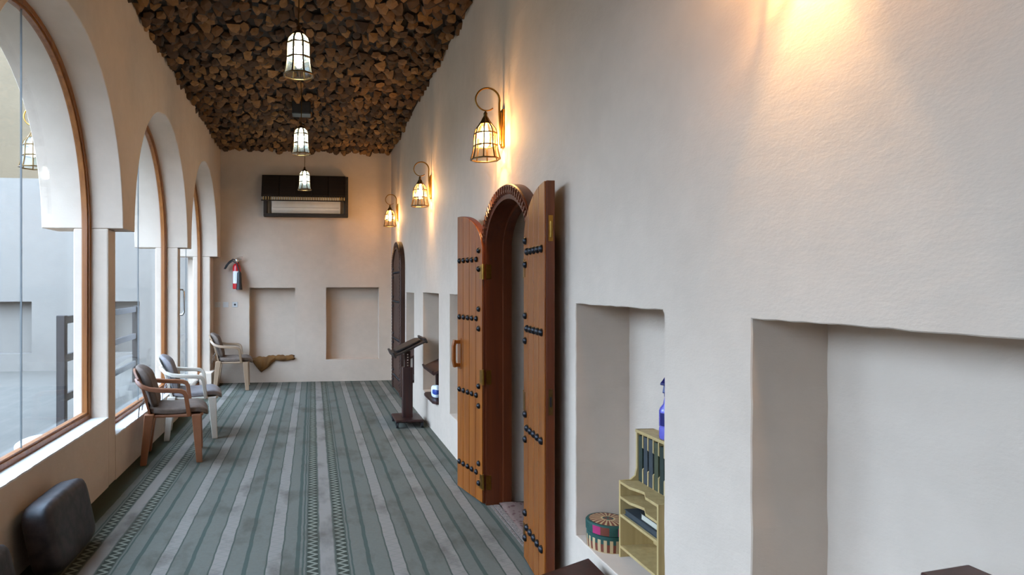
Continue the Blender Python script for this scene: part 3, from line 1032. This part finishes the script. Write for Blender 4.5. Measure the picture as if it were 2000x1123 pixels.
def make_frame(root, X0, X1, a_in, a_out, b_in, b_out, mat, carved=True, wallx=XR):
    """lining and carved architrave around an arched opening, local y=0 at the opening centre, x absolute minus root"""
    def out(a, b):
        return [(-a, 0.0)] + arch(0, a, b, 1.80, 40) + [(a, 0.0)]
    def ring(m, xa, xb, po, pi_):
        n = len(po)
        r = [m.addv([(x, p[0], p[1]) for p in q]) for x, q in ((xa, po), (xb, po), (xb, pi_), (xa, pi_))]
        for s in range(4):
            aa, bb = r[s], r[(s + 1) % 4]
            for q in range(n - 1):
                m.face([aa + q, aa + q + 1, bb + q + 1, bb + q])
        for q in (0, n - 1):
            m.face([r[0] + q, r[1] + q, r[2] + q, r[3] + q])
    m = MB(); ring(m, X0, X1, out(a_in + 0.045, b_in + 0.055), out(a_in, b_in)); m.build('lining', mat, root, smooth=35)
    m = MB(); ring(m, X1 - 0.06, X1, out(a_in + 0.004, b_in + 0.004), out(a_in - 0.022, b_in - 0.022)); m.build('door_stop', mat, root, smooth=35)
    m = MB(); ring(m, X0, wallx - 0.001 if X0 < wallx else X0 + 0.02, out(a_out, b_out), out(a_in + 0.04, b_in + 0.045)); m.build('architrave', mat, root, smooth=35)
    if carved:
        m = MB()
        for aa in (a_in + 0.052, a_out - 0.010):
            pts = out(aa, b_in + (aa - a_in) * (b_out - b_in) / (a_out - a_in))
            m.tube([(X0 - 0.004, p[0], p[1]) for p in pts], 0.011, 6)
        # carved teeth round the head and down the sides
        am = (a_in + a_out) / 2 + 0.012; bmid = (b_in + b_out) / 2 + 0.012
        N = 34
        for k in range(N + 1):
            t = math.pi * k / N
            cy_, cz_ = -am * math.cos(t), 1.80 + bmid * math.sin(t)
            tn = Vector((0, am * math.sin(t), bmid * math.cos(t))).normalized(); nn = Vector((0, -tn.z, tn.y))
            C = Vector((X0 - 0.001, cy_, cz_))
            hl = nn * 0.030; hw = tn * 0.012; dd = Vector((-0.018, 0, 0))
            m.hexa([C - hl - hw, C + hl - hw, C + hl + hw, C - hl + hw, C - hl * .8 - hw * .5 + dd, C + hl * .8 - hw * .5 + dd, C + hl * .8 + hw * .5 + dd, C - hl * .8 + hw * .5 + dd])
        for sgn in (-1, 1):
            for k in range(38):
                C = Vector((X0 - 0.001, sgn * am, 0.05 + k * 0.046))
                hl = Vector((0, 0.030, 0)); hw = Vector((0, 0, 0.012)); dd = Vector((-0.018, 0, 0))
                m.hexa([C - hl - hw, C + hl - hw, C + hl + hw, C - hl + hw, C - hl * .8 - hw * .5 + dd, C + hl * .8 - hw * .5 + dd, C + hl * .8 + hw * .5 + dd, C - hl * .8 + hw * .5 + dd])
        m.build('carved_band', mat, root)
d1 = struct(empty('door_1', (0, D1C, 0)), 'open arched teak double door with rows of iron studs')
make_frame(d1, 1.212, 1.39, 0.435, 0.535, 0.295, 0.385, 'teak_dark')
# far leaf and near leaf folded back towards the wall
aL = math.atan2(0.98, -0.197)
make_leaf(d1, (1.196, 4.408 - D1C, 0), aL, +1, True, False)
aR = math.atan2(-0.997, -0.085)
make_leaf(d1, (1.196, 3.512 - D1C, 0), aR, -1, False, True)
for zc in (0.16, 0.90, 1.645):
    h = MB(); h.box(1.212, 1.248, 0.4325, 0.4355, zc - 0.05, zc + 0.05)
    h.build('hinge_plate', 'brass', d1)
# far door, closed
d2 = struct(empty('door_2', (0, 9.26, 0)), 'closed arched studded door at the far end of the wall')
make_frame(d2, 1.215, 1.26, 0.40, 0.482, 0.295, 0.385, 'old_door')
make_leaf(d2, (1.225, 0.397, 0), -math.pi / 2, -1, False, False, ('old_door', 'old_door'), plain=True, w=0.395)
make_leaf(d2, (1.225, -0.397, 0), math.pi / 2, +1, False, False, ('old_door', 'old_door'), plain=True, w=0.395)

# rug in the doorway
rg = empty('doormat', (1.40, 4.02, 0.0))
nx, ny = 10, 14
m = MB()
W_, L_ = 0.40, 0.72
def rz(u, v):
    return 0.010 + 0.028 * math.exp(-((v - 0.93) / 0.08) ** 2) * (0.5 + 0.5 * math.sin(u * 5)) + 0.006 * math.sin(u * 9 + v * 7)
i = m.addv([(-0.10 + W_ * a / nx, -L_ / 2 + L_ * b_ / ny, rz(a / nx, b_ / ny)) for a in range(nx + 1) for b_ in range(ny + 1)])
for a in range(nx):
    for b_ in range(ny):
        q = i + a * (ny + 1) + b_
        m.face([q, q + 1, q + ny + 2, q + ny + 1])
o = m.build('pile', 'rug', rg, smooth=60)
sd = o.modifiers.new('thickness', 'SOLIDIFY'); sd.thickness = 0.008
m = MB(); m.box(-0.14, -0.10, -L_ / 2, L_ / 2, 0.002, 0.008); m.box(-0.165, -0.148, -L_ / 2, L_ / 2, 0.002, 0.006)
m.build('border_fringe', 'fringe', rg)
tag(rg, 'dark red patterned doormat lying in the arched doorway', 'rug')

# ------------------------------------------------------------------ plastic armchairs
def make_chair(plastic, cushion):
    r = empty('plastic_armchair')
    for sx, sy in ((1, 1), (1, -1), (-1, 1), (-1, -1)):
        if sx > 0:
            top = Vector((0.185, 0.232 * sy, 0.42)); bot = Vector((0.212, 0.258 * sy, 0.0)); wt, wb = 0.040, 0.026
        else:
            top = Vector((-0.205, 0.215 * sy, 0.43)); bot = Vector((-0.252, 0.245 * sy, 0.0)); wt, wb = 0.040, 0.026
        m = MB()
        pts = []
        for c, w in ((bot, wb), (top, wt)):
            pts += [c + Vector((-w, -w, 0)), c + Vector((w, -w, 0)), c + Vector((w, w, 0)), c + Vector((-w, w, 0))]
        m.hexa(pts)
        m.build('leg', plastic, r, bevel=0.007)
    m = MB()
    m.prism([(-0.22, -0.215), (0.20, -0.245), (0.245, -0.20), (0.255, 0), (0.245, 0.20), (0.20, 0.245), (-0.22, 0.215)], 0.395, 0.42, 'z')
    m.build('seat', plastic, r, bevel=0.008)
    for sy in (1, -1):
        m = MB()
        path = [(-0.315, 0.185 * sy, 0.745), (-0.30, 0.225 * sy, 0.715), (-0.265, 0.258 * sy, 0.68), (-0.20, 0.275 * sy, 0.655), (-0.10, 0.284 * sy, 0.643), (0.0, 0.284 * sy, 0.637), (0.055, 0.282 * sy, 0.632), (0.085, 0.278 * sy, 0.618), (0.10, 0.272 * sy, 0.59), (0.112, 0.258 * sy, 0.50), (0.125, 0.235 * sy, 0.40)]
        m.strip(path, (0, 1, 0.0), [0.030, 0.036, 0.042, 0.048, 0.054, 0.054, 0.054, 0.054, 0.056, 0.058, 0.06], 0.036)
        m.build('armrest', plastic, r, smooth=40, bevel=0.006)
    # back shell
    m = MB()
    NS, NT_ = 10, 8
    def bp(s, t, off):
        ztop = 0.74 + 0.065 * (1 - s * s)
        z = 0.41 + (ztop - 0.41) * t
        hw = 0.205 + 0.03 * t
        x = -0.205 - 0.115 * t + 0.045 * s * s * (0.4 + t) * 0.8 + off - (0.02 * max(0, t - 0.85) / 0.15)
        return (x, s * hw, z)
    fr = [[m.addv([bp(-1 + 2 * a / NS, b_ / NT_, 0.0)]) for b_ in range(NT_ + 1)] for a in range(NS + 1)]
    bk = [[m.addv([bp(-1 + 2 * a / NS, b_ / NT_, -0.018)]) for b_ in range(NT_ + 1)] for a in range(NS + 1)]
    for a in range(NS):
        for b_ in range(NT_):
            if a % 2 == 1 and 2 <= b_ <= 5 and a < NS - 1:
                # open slot between slats
                for (p, q) in (((a, b_), (a, b_ + 1)), ((a + 1, b_ + 1), (a + 1, b_))):
                    m.face([fr[p[0]][p[1]], fr[q[0]][q[1]], bk[q[0]][q[1]], bk[p[0]][p[1]]])
                if b_ == 2:
                    m.face([fr[a][b_], fr[a + 1][b_], bk[a + 1][b_], bk[a][b_]])
                if b_ == 5:
                    m.face([fr[a][b_ + 1], fr[a + 1][b_ + 1], bk[a + 1][b_ + 1], bk[a][b_ + 1]])
                continue
            m.face([fr[a][b_], fr[a + 1][b_], fr[a + 1][b_ + 1], fr[a][b_ + 1]])
            m.face([bk[a][b_], bk[a][b_ + 1], bk[a + 1][b_ + 1], bk[a + 1][b_]])
    for a in range(NS):
        m.face([fr[a][0], bk[a][0], bk[a + 1][0], fr[a + 1][0]]); m.face([fr[a][NT_], fr[a + 1][NT_], bk[a + 1][NT_], bk[a][NT_]])
    for b_ in range(NT_):
        m.face([fr[0][b_], fr[0][b_ + 1], bk[0][b_ + 1], bk[0][b_]]); m.face([fr[NS][b_], bk[NS][b_], bk[NS][b_ + 1], fr[NS][b_ + 1]])
    m.build('backrest', plastic, r, smooth=50)
    # cushions
    m = MB(); m.puff((0.03, 0, 0.452), (0.255, 0.225, 0.036), 4.5, 10)
    m.v = [(x, y, z - 0.045 * max(0, (x - 0.16) / 0.12) ** 2 + 0.010 * math.cos(y * 14) * math.cos(x * 12)) for x, y, z in m.v]
    sc_ = m.build('seat_cushion', cushion, r, smooth=80, weld=True)
    R = Matrix.Rotation(math.radians(-17), 3, 'Y')
    m = MB(); m.puff((-0.225, 0, 0.645), (0.040, 0.20, 0.195), 4.0, 10, R)
    m.v = [(x + 0.03 * (abs(y) / 0.2) ** 2 - 0.035 * max(0, (z - 0.74) / 0.08) ** 2, y, z) for x, y, z in m.v]
    bc_ = m.build('back_cushion', cushion, r, smooth=80, weld=True)
    for sy in (-1, 1):
        m = MB(); m.tube([(-0.235, 0.19 * sy, 0.56), (-0.262, 0.215 * sy, 0.53), (-0.29, 0.17 * sy, 0.50), (-0.30, 0.16 * sy, 0.40)], 0.005, 6)
        m.build('cushion_tie', cushion, bc_)
    return r
c1 = make_chair('pl_brown', 'cush_brown'); c1.location = (-1.238, 5.99, 0); c1.rotation_euler = (0, 0, math.radians(9))
tag(c1, 'tan brown plastic armchair with grey brown cushions, nearest of the three', 'chair', 'plastic armchairs along the arcade')
c2 = make_chair('pl_white', 'cush_grey'); c2.location = (-1.235, 6.86, 0); c2.rotation_euler = (0, 0, math.radians(9))
tag(c2, 'ivory white plastic armchair with pale grey cushions behind the brown one', 'chair', 'plastic armchairs along the arcade')
c3 = make_chair('pl_beige', 'cush_brown'); c3.location = (-1.19, 9.86, 0); c3.rotation_euler = (0, 0, math.radians(4))
tag(c3, 'beige plastic armchair with brown cushions standing against the end wall', 'chair', 'plastic armchairs along the arcade')

# ------------------------------------------------------------------ floor bolsters by the left wall
def bolster(name, loc, L, lab):
    m = MB(); R = Matrix.Rotation(math.radians(-12), 3, 'Y')
    m.puff((0, 0, 0.195), (0.085, L / 2, 0.19), 6.0, 12, R)
    o = m.build(name, 'bolster', loc=loc, smooth=80, weld=True)
    return tag(o, lab, 'cushion')
bolster('back_cushion', (-1.405, 3.78, 0.015), 0.60, 'dark brocade back cushion leaning on the wall below the nearest window')
bolster('back_cushion', (-1.40, 2.79, 0.015), 0.60, 'dark cushion at the bottom left corner, mostly outside the picture')

# ------------------------------------------------------------------ reading stands
def make_lectern():
    r = empty('lectern')
    m = MB(); m.box(-0.155, 0.155, -0.20, 0.20, 0.058, 0.088); m.build('base', 'mahogany', r, bevel=0.012)
    m = MB(); m.box(-0.055, 0.055, -0.055, 0.055, 0.075, 0.64); m.build('post', 'mahogany', r, bevel=0.006)
    m = MB(); m.box(-0.034, 0.034, -0.034, 0.034, 0.64, 0.82)
    m.build('inner_post', 'mahogany', r, bevel=0.004)
    m = MB()
    for k in range(5):
        m.tube([(-0.0, -0.036, 0.66 + k * 0.03), (0, -0.0325, 0.66 + k * 0.03)], 0.007, 8)
    m.build('height_pegs', 'chrome', r)
    for sx in (-1, 1):
        for sy in (-1, 1):
            m = MB(); m.tube([(-0.012, 0, 0), (0.012, 0, 0)], 0.027, 14); m.box(-0.018, 0.018, -0.008, 0.008, 0.004, 0.032)
            m.build('caster', 'rubber', r, smooth=40, loc=(0.135 * sx, 0.18 * sy, 0.0275))
    # tilted book rest, low side towards -x
    R = Matrix.Rotation(math.radians(-25), 4, 'Y')
    def tl(m):
        m.v = [tuple(R @ Vector(p) + Vector((0.0, 0, 0.872))) for p in m.v]
        return m
    m = MB(); m.box(-0.19, 0.19, -0.24, 0.24, -0.018, 0.0); top = tl(m).build('book_rest', 'darkwood', r, bevel=0.004)
    m = MB(); m.box(-0.20, -0.178, -0.24, 0.24, -0.03, 0.035); tl(m).build('lower_lip', 'darkwood', r, bevel=0.004)
    m = MB(); m.box(0.178, 0.20, -0.24, 0.24, -0.03, 0.022); tl(m).build('upper_lip', 'darkwood', r, bevel=0.004)
    m = MB(); m.box(-0.07, 0.07, -0.05, 0.05, -0.05, -0.018); tl(m).build('tilt_bracket', 'mahogany', r)
    return r
lec = make_lectern(); lec.location = (1.045, 7.06, 0)
tag(lec, 'dark reading lectern on casters with tilted top beside the long wall', 'lectern')
bk = MB(); R = Matrix.Rotation(math.radians(-25), 4, 'Y')
bk.puff((0, 0, 0.012), (0.15, 0.17, 0.012), 8, 6)
bk.v = [tuple(R @ Vector(p)) for p in bk.v]
tag(bk.build('open_folder', 'book_black', loc=(1.044, 7.06, 0.876), smooth=60), 'black folder lying on the tilted lectern top', 'folder')

def make_low_stand():
    r = empty('low_book_stand')
    m = MB(); m.prism([(-0.08, -0.30), (-0.11, -0.24), (-0.11, 0.24), (-0.08, 0.30), (0.10, 0.30), (0.10, -0.30)], 0.0, 0.032, 'z'); m.build('base', 'mahogany', r, bevel=0.005)
    m = MB(); m.box(0.02, 0.065, -0.27, -0.225, 0.032, 0.36); m.build('post', 'mahogany', r, bevel=0.004)
    m = MB(); m.box(0.02, 0.065, 0.225, 0.27, 0.032, 0.36); m.build('post', 'mahogany', r, bevel=0.004)
    R = Matrix.Rotation(math.radians(-24), 4, 'Y')
    m = MB(); m.box(-0.13, 0.13, -0.30, 0.30, -0.012, 0.014); m.box(-0.145, -0.125, -0.30, 0.30, -0.014, 0.035)
    m.v = [tuple(R @ Vector(p) + Vector((0.02, 0, 0.365))) for p in m.v]
    m.build('book_rest', 'mahogany', r, bevel=0.004)
    return r
ls = make_low_stand(); ls.location = (1.325, 6.70, 0.336)
tag(ls, 'low dark wooden book stand in the niche between lectern and door', 'book stand', 'book stands in the wall niches')
ls2 = copy_tree(ls); ls2.location = (1.325, 8.335, 0.311)
tag(ls2, 'dark book stand in the far niche, half hidden behind the lectern', 'book stand', 'book stands in the wall niches')
tp = empty('tissue_packet', (1.29, 6.62, 0.369), 0.3)
m = MB(); m.puff((0, 0, 0.065), (0.04, 0.065, 0.065), 4, 8); m.build('wrapper', 'tissue', tp, smooth=70, weld=True)
m = MB(); m.puff((-0.012, -0.018, 0.065), (0.033, 0.052, 0.036), 3, 6); m.build('printed_panel', 'tissue_blue', tp, smooth=70, weld=True)
tag(tp, 'white and blue tissue packet under the book stand in the niche', 'tissue')
m = MB(); m.lathe([(0.03, 0.0), (0.034, 0.002), (0.038, 0.085), (0.035, 0.085), (0.030, 0.008), (0.001, 0.008)], 18)
tag(m.build('glass_cup', 'lamp_cool', loc=(1.33, 5.62, 0.346), smooth=50), 'small clear glass cup in the niche left of the studded door', 'cup')

# low tables cut by the lower picture edge
def low_table(name, loc, rot, w, d, h, lab, skew=0.0):
    r = empty(name, loc, rot)
    m = MB(); m.prism([(0, 0), (-w, -skew), (-w, -d - skew), (0, -d)], h - 0.028, h, 'z'); m.build('table_top', 'mahogany', r, bevel=0.004)
    for (x, y) in ((-0.04, -0.05), (-w + 0.025, -skew - 0.05), (-0.04, -d + 0.05), (-w + 0.025, -d - skew + 0.05)):
        m = MB(); m.box(x - 0.018, x + 0.018, y - 0.018, y + 0.018, 0, h - 0.028); m.build('leg', 'mahogany', r, bevel=0.003)
    return tag(r, lab, 'table')
low_table('low_table', (1.215, 2.72, 0), 0.0, 0.34, 0.50, 0.34, 'low dark red wooden table at the wall below the basket', 0.17)
low_table('side_stand', (1.283, 1.124, 0), 0.0, 0.125, 0.34, 1.0, 'dark wooden stand whose top corner shows at the lower right edge', 0.02)

# ------------------------------------------------------------------ niche: shelf, books, basket, bottle
SX, SY0, SY1, SZ = 1.365, 2.405, 2.735, 0.331
sh = empty('desk_bookshelf', (SX, SY0, SZ))
Ls = SY1 - SY0
side = [(0, 0.0), (0.165, 0.0), (0.165, 0.572), (0.080, 0.572), (0.080, 0.40), (0.072, 0.365), (0.05, 0.348), (0.0, 0.345)]
for k, y in enumerate((0.0, Ls - 0.012)):
    m = MB(); m.prism(side, y, y + 0.012, 'y')
    p = m.build('side_panel', 'pine', sh, bevel=0.0015)
    if k == 0:
        h = MB(); h.tube([(0.05, -0.002, 0.20), (0.05, -0.014, 0.205), (0.05, -0.02, 0.19), (0.05, -0.012, 0.18)], 0.004, 8)
        h.build('hook', 'brass', p, smooth=60)
def shelf_board(name, z, x0, scoop=False, t=0.012):
    m = MB()
    if scoop:
        pts = [(x0, 0.012), (x0, 0.10), (x0 + 0.012, 0.125), (x0 + 0.028, 0.16), (x0 + 0.012, 0.205), (x0, 0.235), (x0, Ls - 0.012), (0.158, Ls - 0.012), (0.158, 0.012)]
    else:
        pts = [(x0, 0.012), (x0, Ls - 0.012), (0.158, Ls - 0.012), (0.158, 0.012)]
    m.prism(pts, z, z + t, 'z')
    m.build(name, 'pine', sh, bevel=0.0015)
shelf_board('shelf', 0.045, 0.0); shelf_board('shelf', 0.185, 0.0); shelf_board('shelf', 0.265, 0.0, True); shelf_board('shelf', 0.332, 0.0, True)
m = MB(); m.box(0.078, 0.166, -0.003, Ls + 0.003, 0.558, 0.572); m.build('top_board', 'pine', sh, bevel=0.002)
m = MB(); m.box(0.157, 0.165, 0.012, Ls - 0.012, 0.03, 0.56); m.build('back_panel', 'pine', sh)
NB = 7
pit = (Ls - 0.024) / NB
for k in range(1, NB):
    y = 0.012 + pit * k
    m = MB(); m.prism([(0.082, 0.344), (0.157, 0.344), (0.157, 0.558), (0.082, 0.558), (0.082, 0.50), (0.10, 0.485), (0.10, 0.42), (0.082, 0.405)], y - 0.004, y + 0.004, 'y')
    m.build('divider', 'pine', sh)
tag(sh, 'pale pine desktop bookshelf with slots standing in the niche', 'bookshelf')
def book(loc, dims, cover, lab, group, rot=(0, 0, 0), spine_axis='x'):
    """upright: spine faces -x, thickness along y"""
    dx, dy, dz = dims
    r = empty('book', loc); r.rotation_euler = rot
    m = MB()
    m.box(0.0, 0.003, 0, dy, 0, dz); m.box(0.003, dx, 0, 0.0022, 0, dz); m.box(0.003, dx, dy - 0.0022, dy, 0, dz)
    m.build('cover', cover, r)
    m = MB(); m.box(0.003, dx - 0.004, 0.0022, dy - 0.0022, 0.003, dz - 0.003); m.build('pages', 'page', r)
    return tag(r, lab, 'book', group)
names = ['nearest upright dark green book in the pine shelf', 'second upright dark book from the near end of the pine shelf', 'third upright book from the near end of the pine shelf', 'fourth upright book from the near end, olive spine',
         'fifth upright book from the near end of the pine shelf', 'sixth upright slim dark book in the pine shelf', 'farthest upright dark green book in the pine shelf']
for k in range(NB):
    y = SY0 + 0.012 + pit * k
    cov = ['book_green', 'book_green', 'book_green', 'book_olive', 'book_grey', 'book_grey', 'book_green'][k]
    th = pit - 0.0125
    book((SX + 0.084, y + 0.006, SZ + 0.3445), (0.07, th, [0.200, 0.205, 0.198, 0.204, 0.207, 0.206, 0.203][k]), cov, names[k], 'upright books in the pine shelf')
def flat_book(loc, dims, cover, lab):
    dx, dy, dz = dims
    r = empty('book', loc)
    m = MB(); m.box(0, dx, 0, dy, 0, 0.003); m.box(0, dx, 0, dy, dz - 0.003, dz); m.box(dx - 0.003, dx, 0, dy, 0.003, dz - 0.003); m.build('cover', cover, r)
    m = MB(); m.box(0.004, dx - 0.003, 0.003, dy - 0.003, 0.003, dz - 0.003); m.build('pages', 'page' if cover == 'book_black' else cover, r)
    return tag(r, lab, 'book', 'books lying in the pine shelf')
flat_book((SX + 0.012, SY0 + 0.018, SZ + 0.1975), (0.13, 0.285, 0.026), 'book_grey', 'long slate grey book lying on the middle shelf')
flat_book((SX + 0.016, SY0 + 0.02, SZ + 0.224), (0.125, 0.15, 0.030), 'book_black', 'black book with pale page edges lying on the grey one')

bs = empty('woven_basket', (1.368, 2.848, 0.331)); bs.scale = (1.06, 1.06, 1.06)
m = MB(); m.lathe([(0.082, 0.0), (0.088, 0.003), (0.091, 0.03), (0.091, 0.074), (0.086, 0.076)], 40); m.build('body', 'basket_body', bs, smooth=40)
m = MB(); m.lathe([(0.090, 0.0), (0.094, 0.002), (0.095, 0.036), (0.090, 0.042), (0.060, 0.046), (0.020, 0.048), (0.001, 0.048)], 40)
m.build('lid', 'basket_lid', bs, smooth=40, loc=(0, 0, 0.077))
tag(bs, 'round lidded woven basket in green, pink and tan beside the pine shelf', 'basket')

bt = empty('spray_bottle', (1.485, 2.535, SZ + 0.5725))
m = MB(); m.lathe([(0.034, 0.0), (0.038, 0.004), (0.038, 0.045), (0.036, 0.05), (0.038, 0.055), (0.038, 0.118), (0.034, 0.130), (0.022, 0.146), (0.018, 0.165), (0.016, 0.180)], 28); m.build('bottle', 'bottle', bt, smooth=45)
m = MB(); m.lathe([(0.018, 0.178), (0.019, 0.20), (0.014, 0.206)], 20); m.build('collar', 'blue_dark', bt, smooth=40)
m = MB(); m.prism([(-0.016, 0.204), (0.014, 0.204), (0.02, 0.232), (0.02, 0.245), (-0.012, 0.262), (-0.034, 0.245), (-0.046, 0.238), (-0.046, 0.230), (-0.018, 0.226)], -0.011, 0.011, 'y'); m.prism([(-0.030, 0.228), (-0.022, 0.228), (-0.026, 0.205), (-0.036, 0.195), (-0.038, 0.199)], -0.006, 0.006, 'y')
m.build('trigger_head', 'blue_dark', bt, bevel=0.002, rot=(0, 0, 0.5))
m = MB()
for k in range(7):
    a0 = math.pi * (1.0 + 0.08 * k) ; a1 = math.pi * (1.0 + 0.08 * (k + 1))
    m.hexa([(r_ * math.cos(a), r_ * math.sin(a), z) for z in (0.058, 0.112) for (r_, a) in ((0.0375, a0), (0.0388, a0), (0.0388, a1), (0.0375, a1))])
m.build('label', 'blue_dark', bt)
tag(bt, 'violet spray bottle standing on top of the pine shelf', 'bottle')

# ------------------------------------------------------------------ end wall fittings
fe = empty('fire_extinguisher', (-1.19, YE - 0.084, 1.49)); fe.scale = (1.1, 1.1, 1.1)
m = MB(); m.lathe([(0.050, 0.0), (0.056, 0.006), (0.057, 0.02), (0.057, 0.30), (0.052, 0.33), (0.036, 0.355), (0.020, 0.365), (0.018, 0.385)], 28); m.build('cylinder', 'red', fe, smooth=45)
m = MB()
for k in range(10):
    a0 = math.radians(-150 + 10 * k); a1 = math.radians(-150 + 10 * (k + 1))
    m.hexa([(r_ * math.cos(a), r_ * math.sin(a), z) for z in (0.08, 0.255) for (r_, a) in ((0.0565, a0), (0.0578, a0), (0.0578, a1), (0.0565, a1))])
m.build('paper_label', 'label', fe)
m = MB(); m.lathe([(0.02, 0.383), (0.022, 0.39), (0.018, 0.42), (0.012, 0.425)], 16); m.box(-0.02, 0.07, -0.010, 0.010, 0.42, 0.432)
m.strip([(-0.015, 0, 0.435), (0.03, 0, 0.452), (0.085, 0, 0.462)], (0, 1, 0), 0.018, 0.006)
m.build('valve_lever', 'chrome', fe, smooth=40)
m = MB(); m.tube([(-0.012, 0, 0.41), (-0.05, -0.01, 0.425), (-0.10, -0.02, 0.39), (-0.145, -0.02, 0.335), (-0.17, -0.02, 0.285), (-0.155, -0.02, 0.29), (-0.11, -0.03, 0.36), (-0.05, -0.05, 0.40), (0.01, -0.075, 0.36), (0.045, -0.08, 0.25)], 0.009, 8)
m.build('hose', 'rubber', fe, smooth=60)
m = MB(); m.lathe([(0.014, 0.26), (0.030, 0.235), (0.034, 0.10), (0.044, 0.0), (0.040, 0.0), (0.030, 0.1)], 18, (0.045, -0.085, -0.01)); m.build('discharge_horn', 'rubber', fe, smooth=45)
m = MB(); m.box(-0.02, 0.02, 0.055, 0.0745, 0.12, 0.40); m.box(-0.06, 0.06, 0.05, 0.06, 0.20, 0.225); m.build('wall_bracket', 'black', fe)
tag(fe, 'red fire extinguisher with black horn hung on the end wall', 'extinguisher')

for k, (x, lab) in enumerate(((-1.226, 'white socket plate with dark centre below the fire extinguisher'), (-1.369, 'blank white switch plate, middle of three on the end wall'), (-1.496, 'white switch plate nearest the glazed door corner'))):
    r = empty('switch_plate', (x, YE - 0.0005, 1.242))
    m = MB(); m.box(-0.042, 0.042, -0.009, 0, -0.042, 0.042); m.build('plate', 'white', r, bevel=0.003)
    m = MB()
    if k == 0:
        m.tube([(0, -0.0105, 0), (0, -0.008, 0)], 0.016, 14); m.build('socket', 'black', r)
    else:
        m.box(-0.018, 0.018, -0.012, -0.008, -0.028, 0.028); m.build('rocker', 'white', r, bevel=0.002)
    tag(r, lab, 'switch', 'electrical plates on the end wall')

# wooden cover around the air conditioner
ac = empty('air_conditioner_cover', (-0.105, YE - 0.001, 2.635))
HW, HT, DP = 0.665, 0.64, 0.16
m = MB(); m.box(-HW, HW, -DP, 0, 0, 0.045); m.build('bottom_rail', 'darkwood', ac, bevel=0.004)
m = MB(); m.box(-HW, HW, -DP, 0, HT - 0.04, HT); m.build('top_rail', 'darkwood', ac, bevel=0.004)
for s in (-1, 1):
    m = MB(); m.box(min(s * HW, s * (HW - 0.055)), max(s * HW, s * (HW - 0.055)), -DP, 0, 0.045, HT - 0.04); m.build('stile', 'darkwood', ac, bevel=0.004)
Rf = Matrix.Rotation(math.radians(-26), 4, 'X')
fo = Matrix.Translation((-0.015, -DP - 0.002, HT)) @ Rf
def fl_(m):
    m.v = [tuple(fo @ Vector(p)) for p in m.v]
    return m
m = MB(); m.box(-HW - 0.005, HW - 0.035, -0.014, 0.0, -0.40, 0.0); flap = fl_(m).build('raised_flap', 'darkwood', ac, bevel=0.003)
for k in range(5):
    m = MB(); x0 = -HW + 0.02 + k * 0.253; m.box(x0, x0 + 0.235, -0.022, -0.013, -0.375, -0.03); fl_(m).build('flap_panel', 'darkwood', flap, bevel=0.004)
nsp = 34
sp_ = MB(); sp_.lathe([(0.006, -0.03), (0.011, -0.02), (0.006, -0.012), (0.012, 0.0), (0.006, 0.012), (0.011, 0.02), (0.006, 0.03)], 8)
spm = sp_.mesh('spindle', 'pine', smooth=60)
for k in range(nsp):
    p = fo @ Vector((-HW + 0.03 + k * (2 * HW - 0.09) / (nsp - 1), -0.007, -0.43))
    link('spindle', spm, ac, p, (math.radians(-26), 0, 0))
m = MB(); m.box(-HW - 0.005, HW - 0.035, -0.014, 0.0, -0.475, -0.46); fl_(m).build('spindle_rail', 'darkwood', ac, bevel=0.002)
tag(ac, 'dark carved wooden cover with raised flap high on the end wall', 'cover')
au = empty('air_conditioner', (-0.105, YE - 0.002, 2.69))
m = MB(); m.prism([(0, 0.0), (-0.10, 0.0), (-0.135, 0.05), (-0.14, 0.25), (-0.12, 0.28), (0, 0.285)], -0.54, 0.54, 'x'); m.build('casing', 'ac_white', au, bevel=0.006)
m = MB(); m.hexa([(-0.50, -0.106, 0.006), (0.30, -0.106, 0.006), (0.30, -0.102, 0.006), (-0.50, -0.102, 0.006), (-0.50, -0.137, 0.046), (0.30, -0.137, 0.046), (0.30, -0.13, 0.05), (-0.50, -0.13, 0.05)]); m.build('air_vane', 'ac_white', au)
m = MB(); m.box(-0.52, 0.52, -0.141, -0.137, 0.085, 0.088); m.build('panel_line', 'ac_dark', au)
tag(au, 'white split air conditioner inside the dark wooden cover', 'air conditioner')

# cloth over the left niche ledge
def drop(u):
    if u < 0.04: return 0.05
    a = 0.19 * max(0.0, 1 - abs(u - 0.27) / (0.22 if u < 0.27 else 0.30)) + 0.030 + 0.006 * math.sin(u * 19)
    return a * (1.0 if u < 0.93 else 0.7)
m = MB(); NU, NV = 44, 16
X0, X1 = -0.99, -0.30
for a in range(NU + 1):
    u = a / NU
    for b_ in range(NV + 1):
        v = b_ / NV
        hgt = 0.375 + 0.05 * math.sin(min(1, u * 1.6) * math.pi / 2) + 0.004 * math.sin(u * 13) 
        wr = 0.008 * math.sin(u * 27 + v * 6) + 0.005 * math.sin(u * 61 + v * 3)
        if v < 0.5:
            t = v / 0.5
            yy = YE + 0.13 - t * 0.155; zz = hgt + wr - 0.03 * (1 - t) + 0.015 * math.sin(t * math.pi)
        else:
            t = (v - 0.5) / 0.5
            yy = YE - 0.025 - 0.02 * math.sin(t * 3.1) + wr * 0.6; zz = hgt + wr * (1 - t) - t * (drop(u) + hgt - 0.375)
        m.v.append((X0 + (X1 - X0) * u + 0.01 * math.sin(v * 9 + u * 7), yy, zz))
for a in range(NU):
    for b_ in range(NV):
        q = a * (NV + 1) + b_
        m.face([q, q + 1, q + NV + 2, q + NV + 1])
o = m.build('draped_cloth', 'cloth', smooth=80)
sd = o.modifiers.new('thickness', 'SOLIDIFY'); sd.thickness = 0.008
tag(o, 'gold brown cloth draped over the ledge of the left end niche', 'cloth')
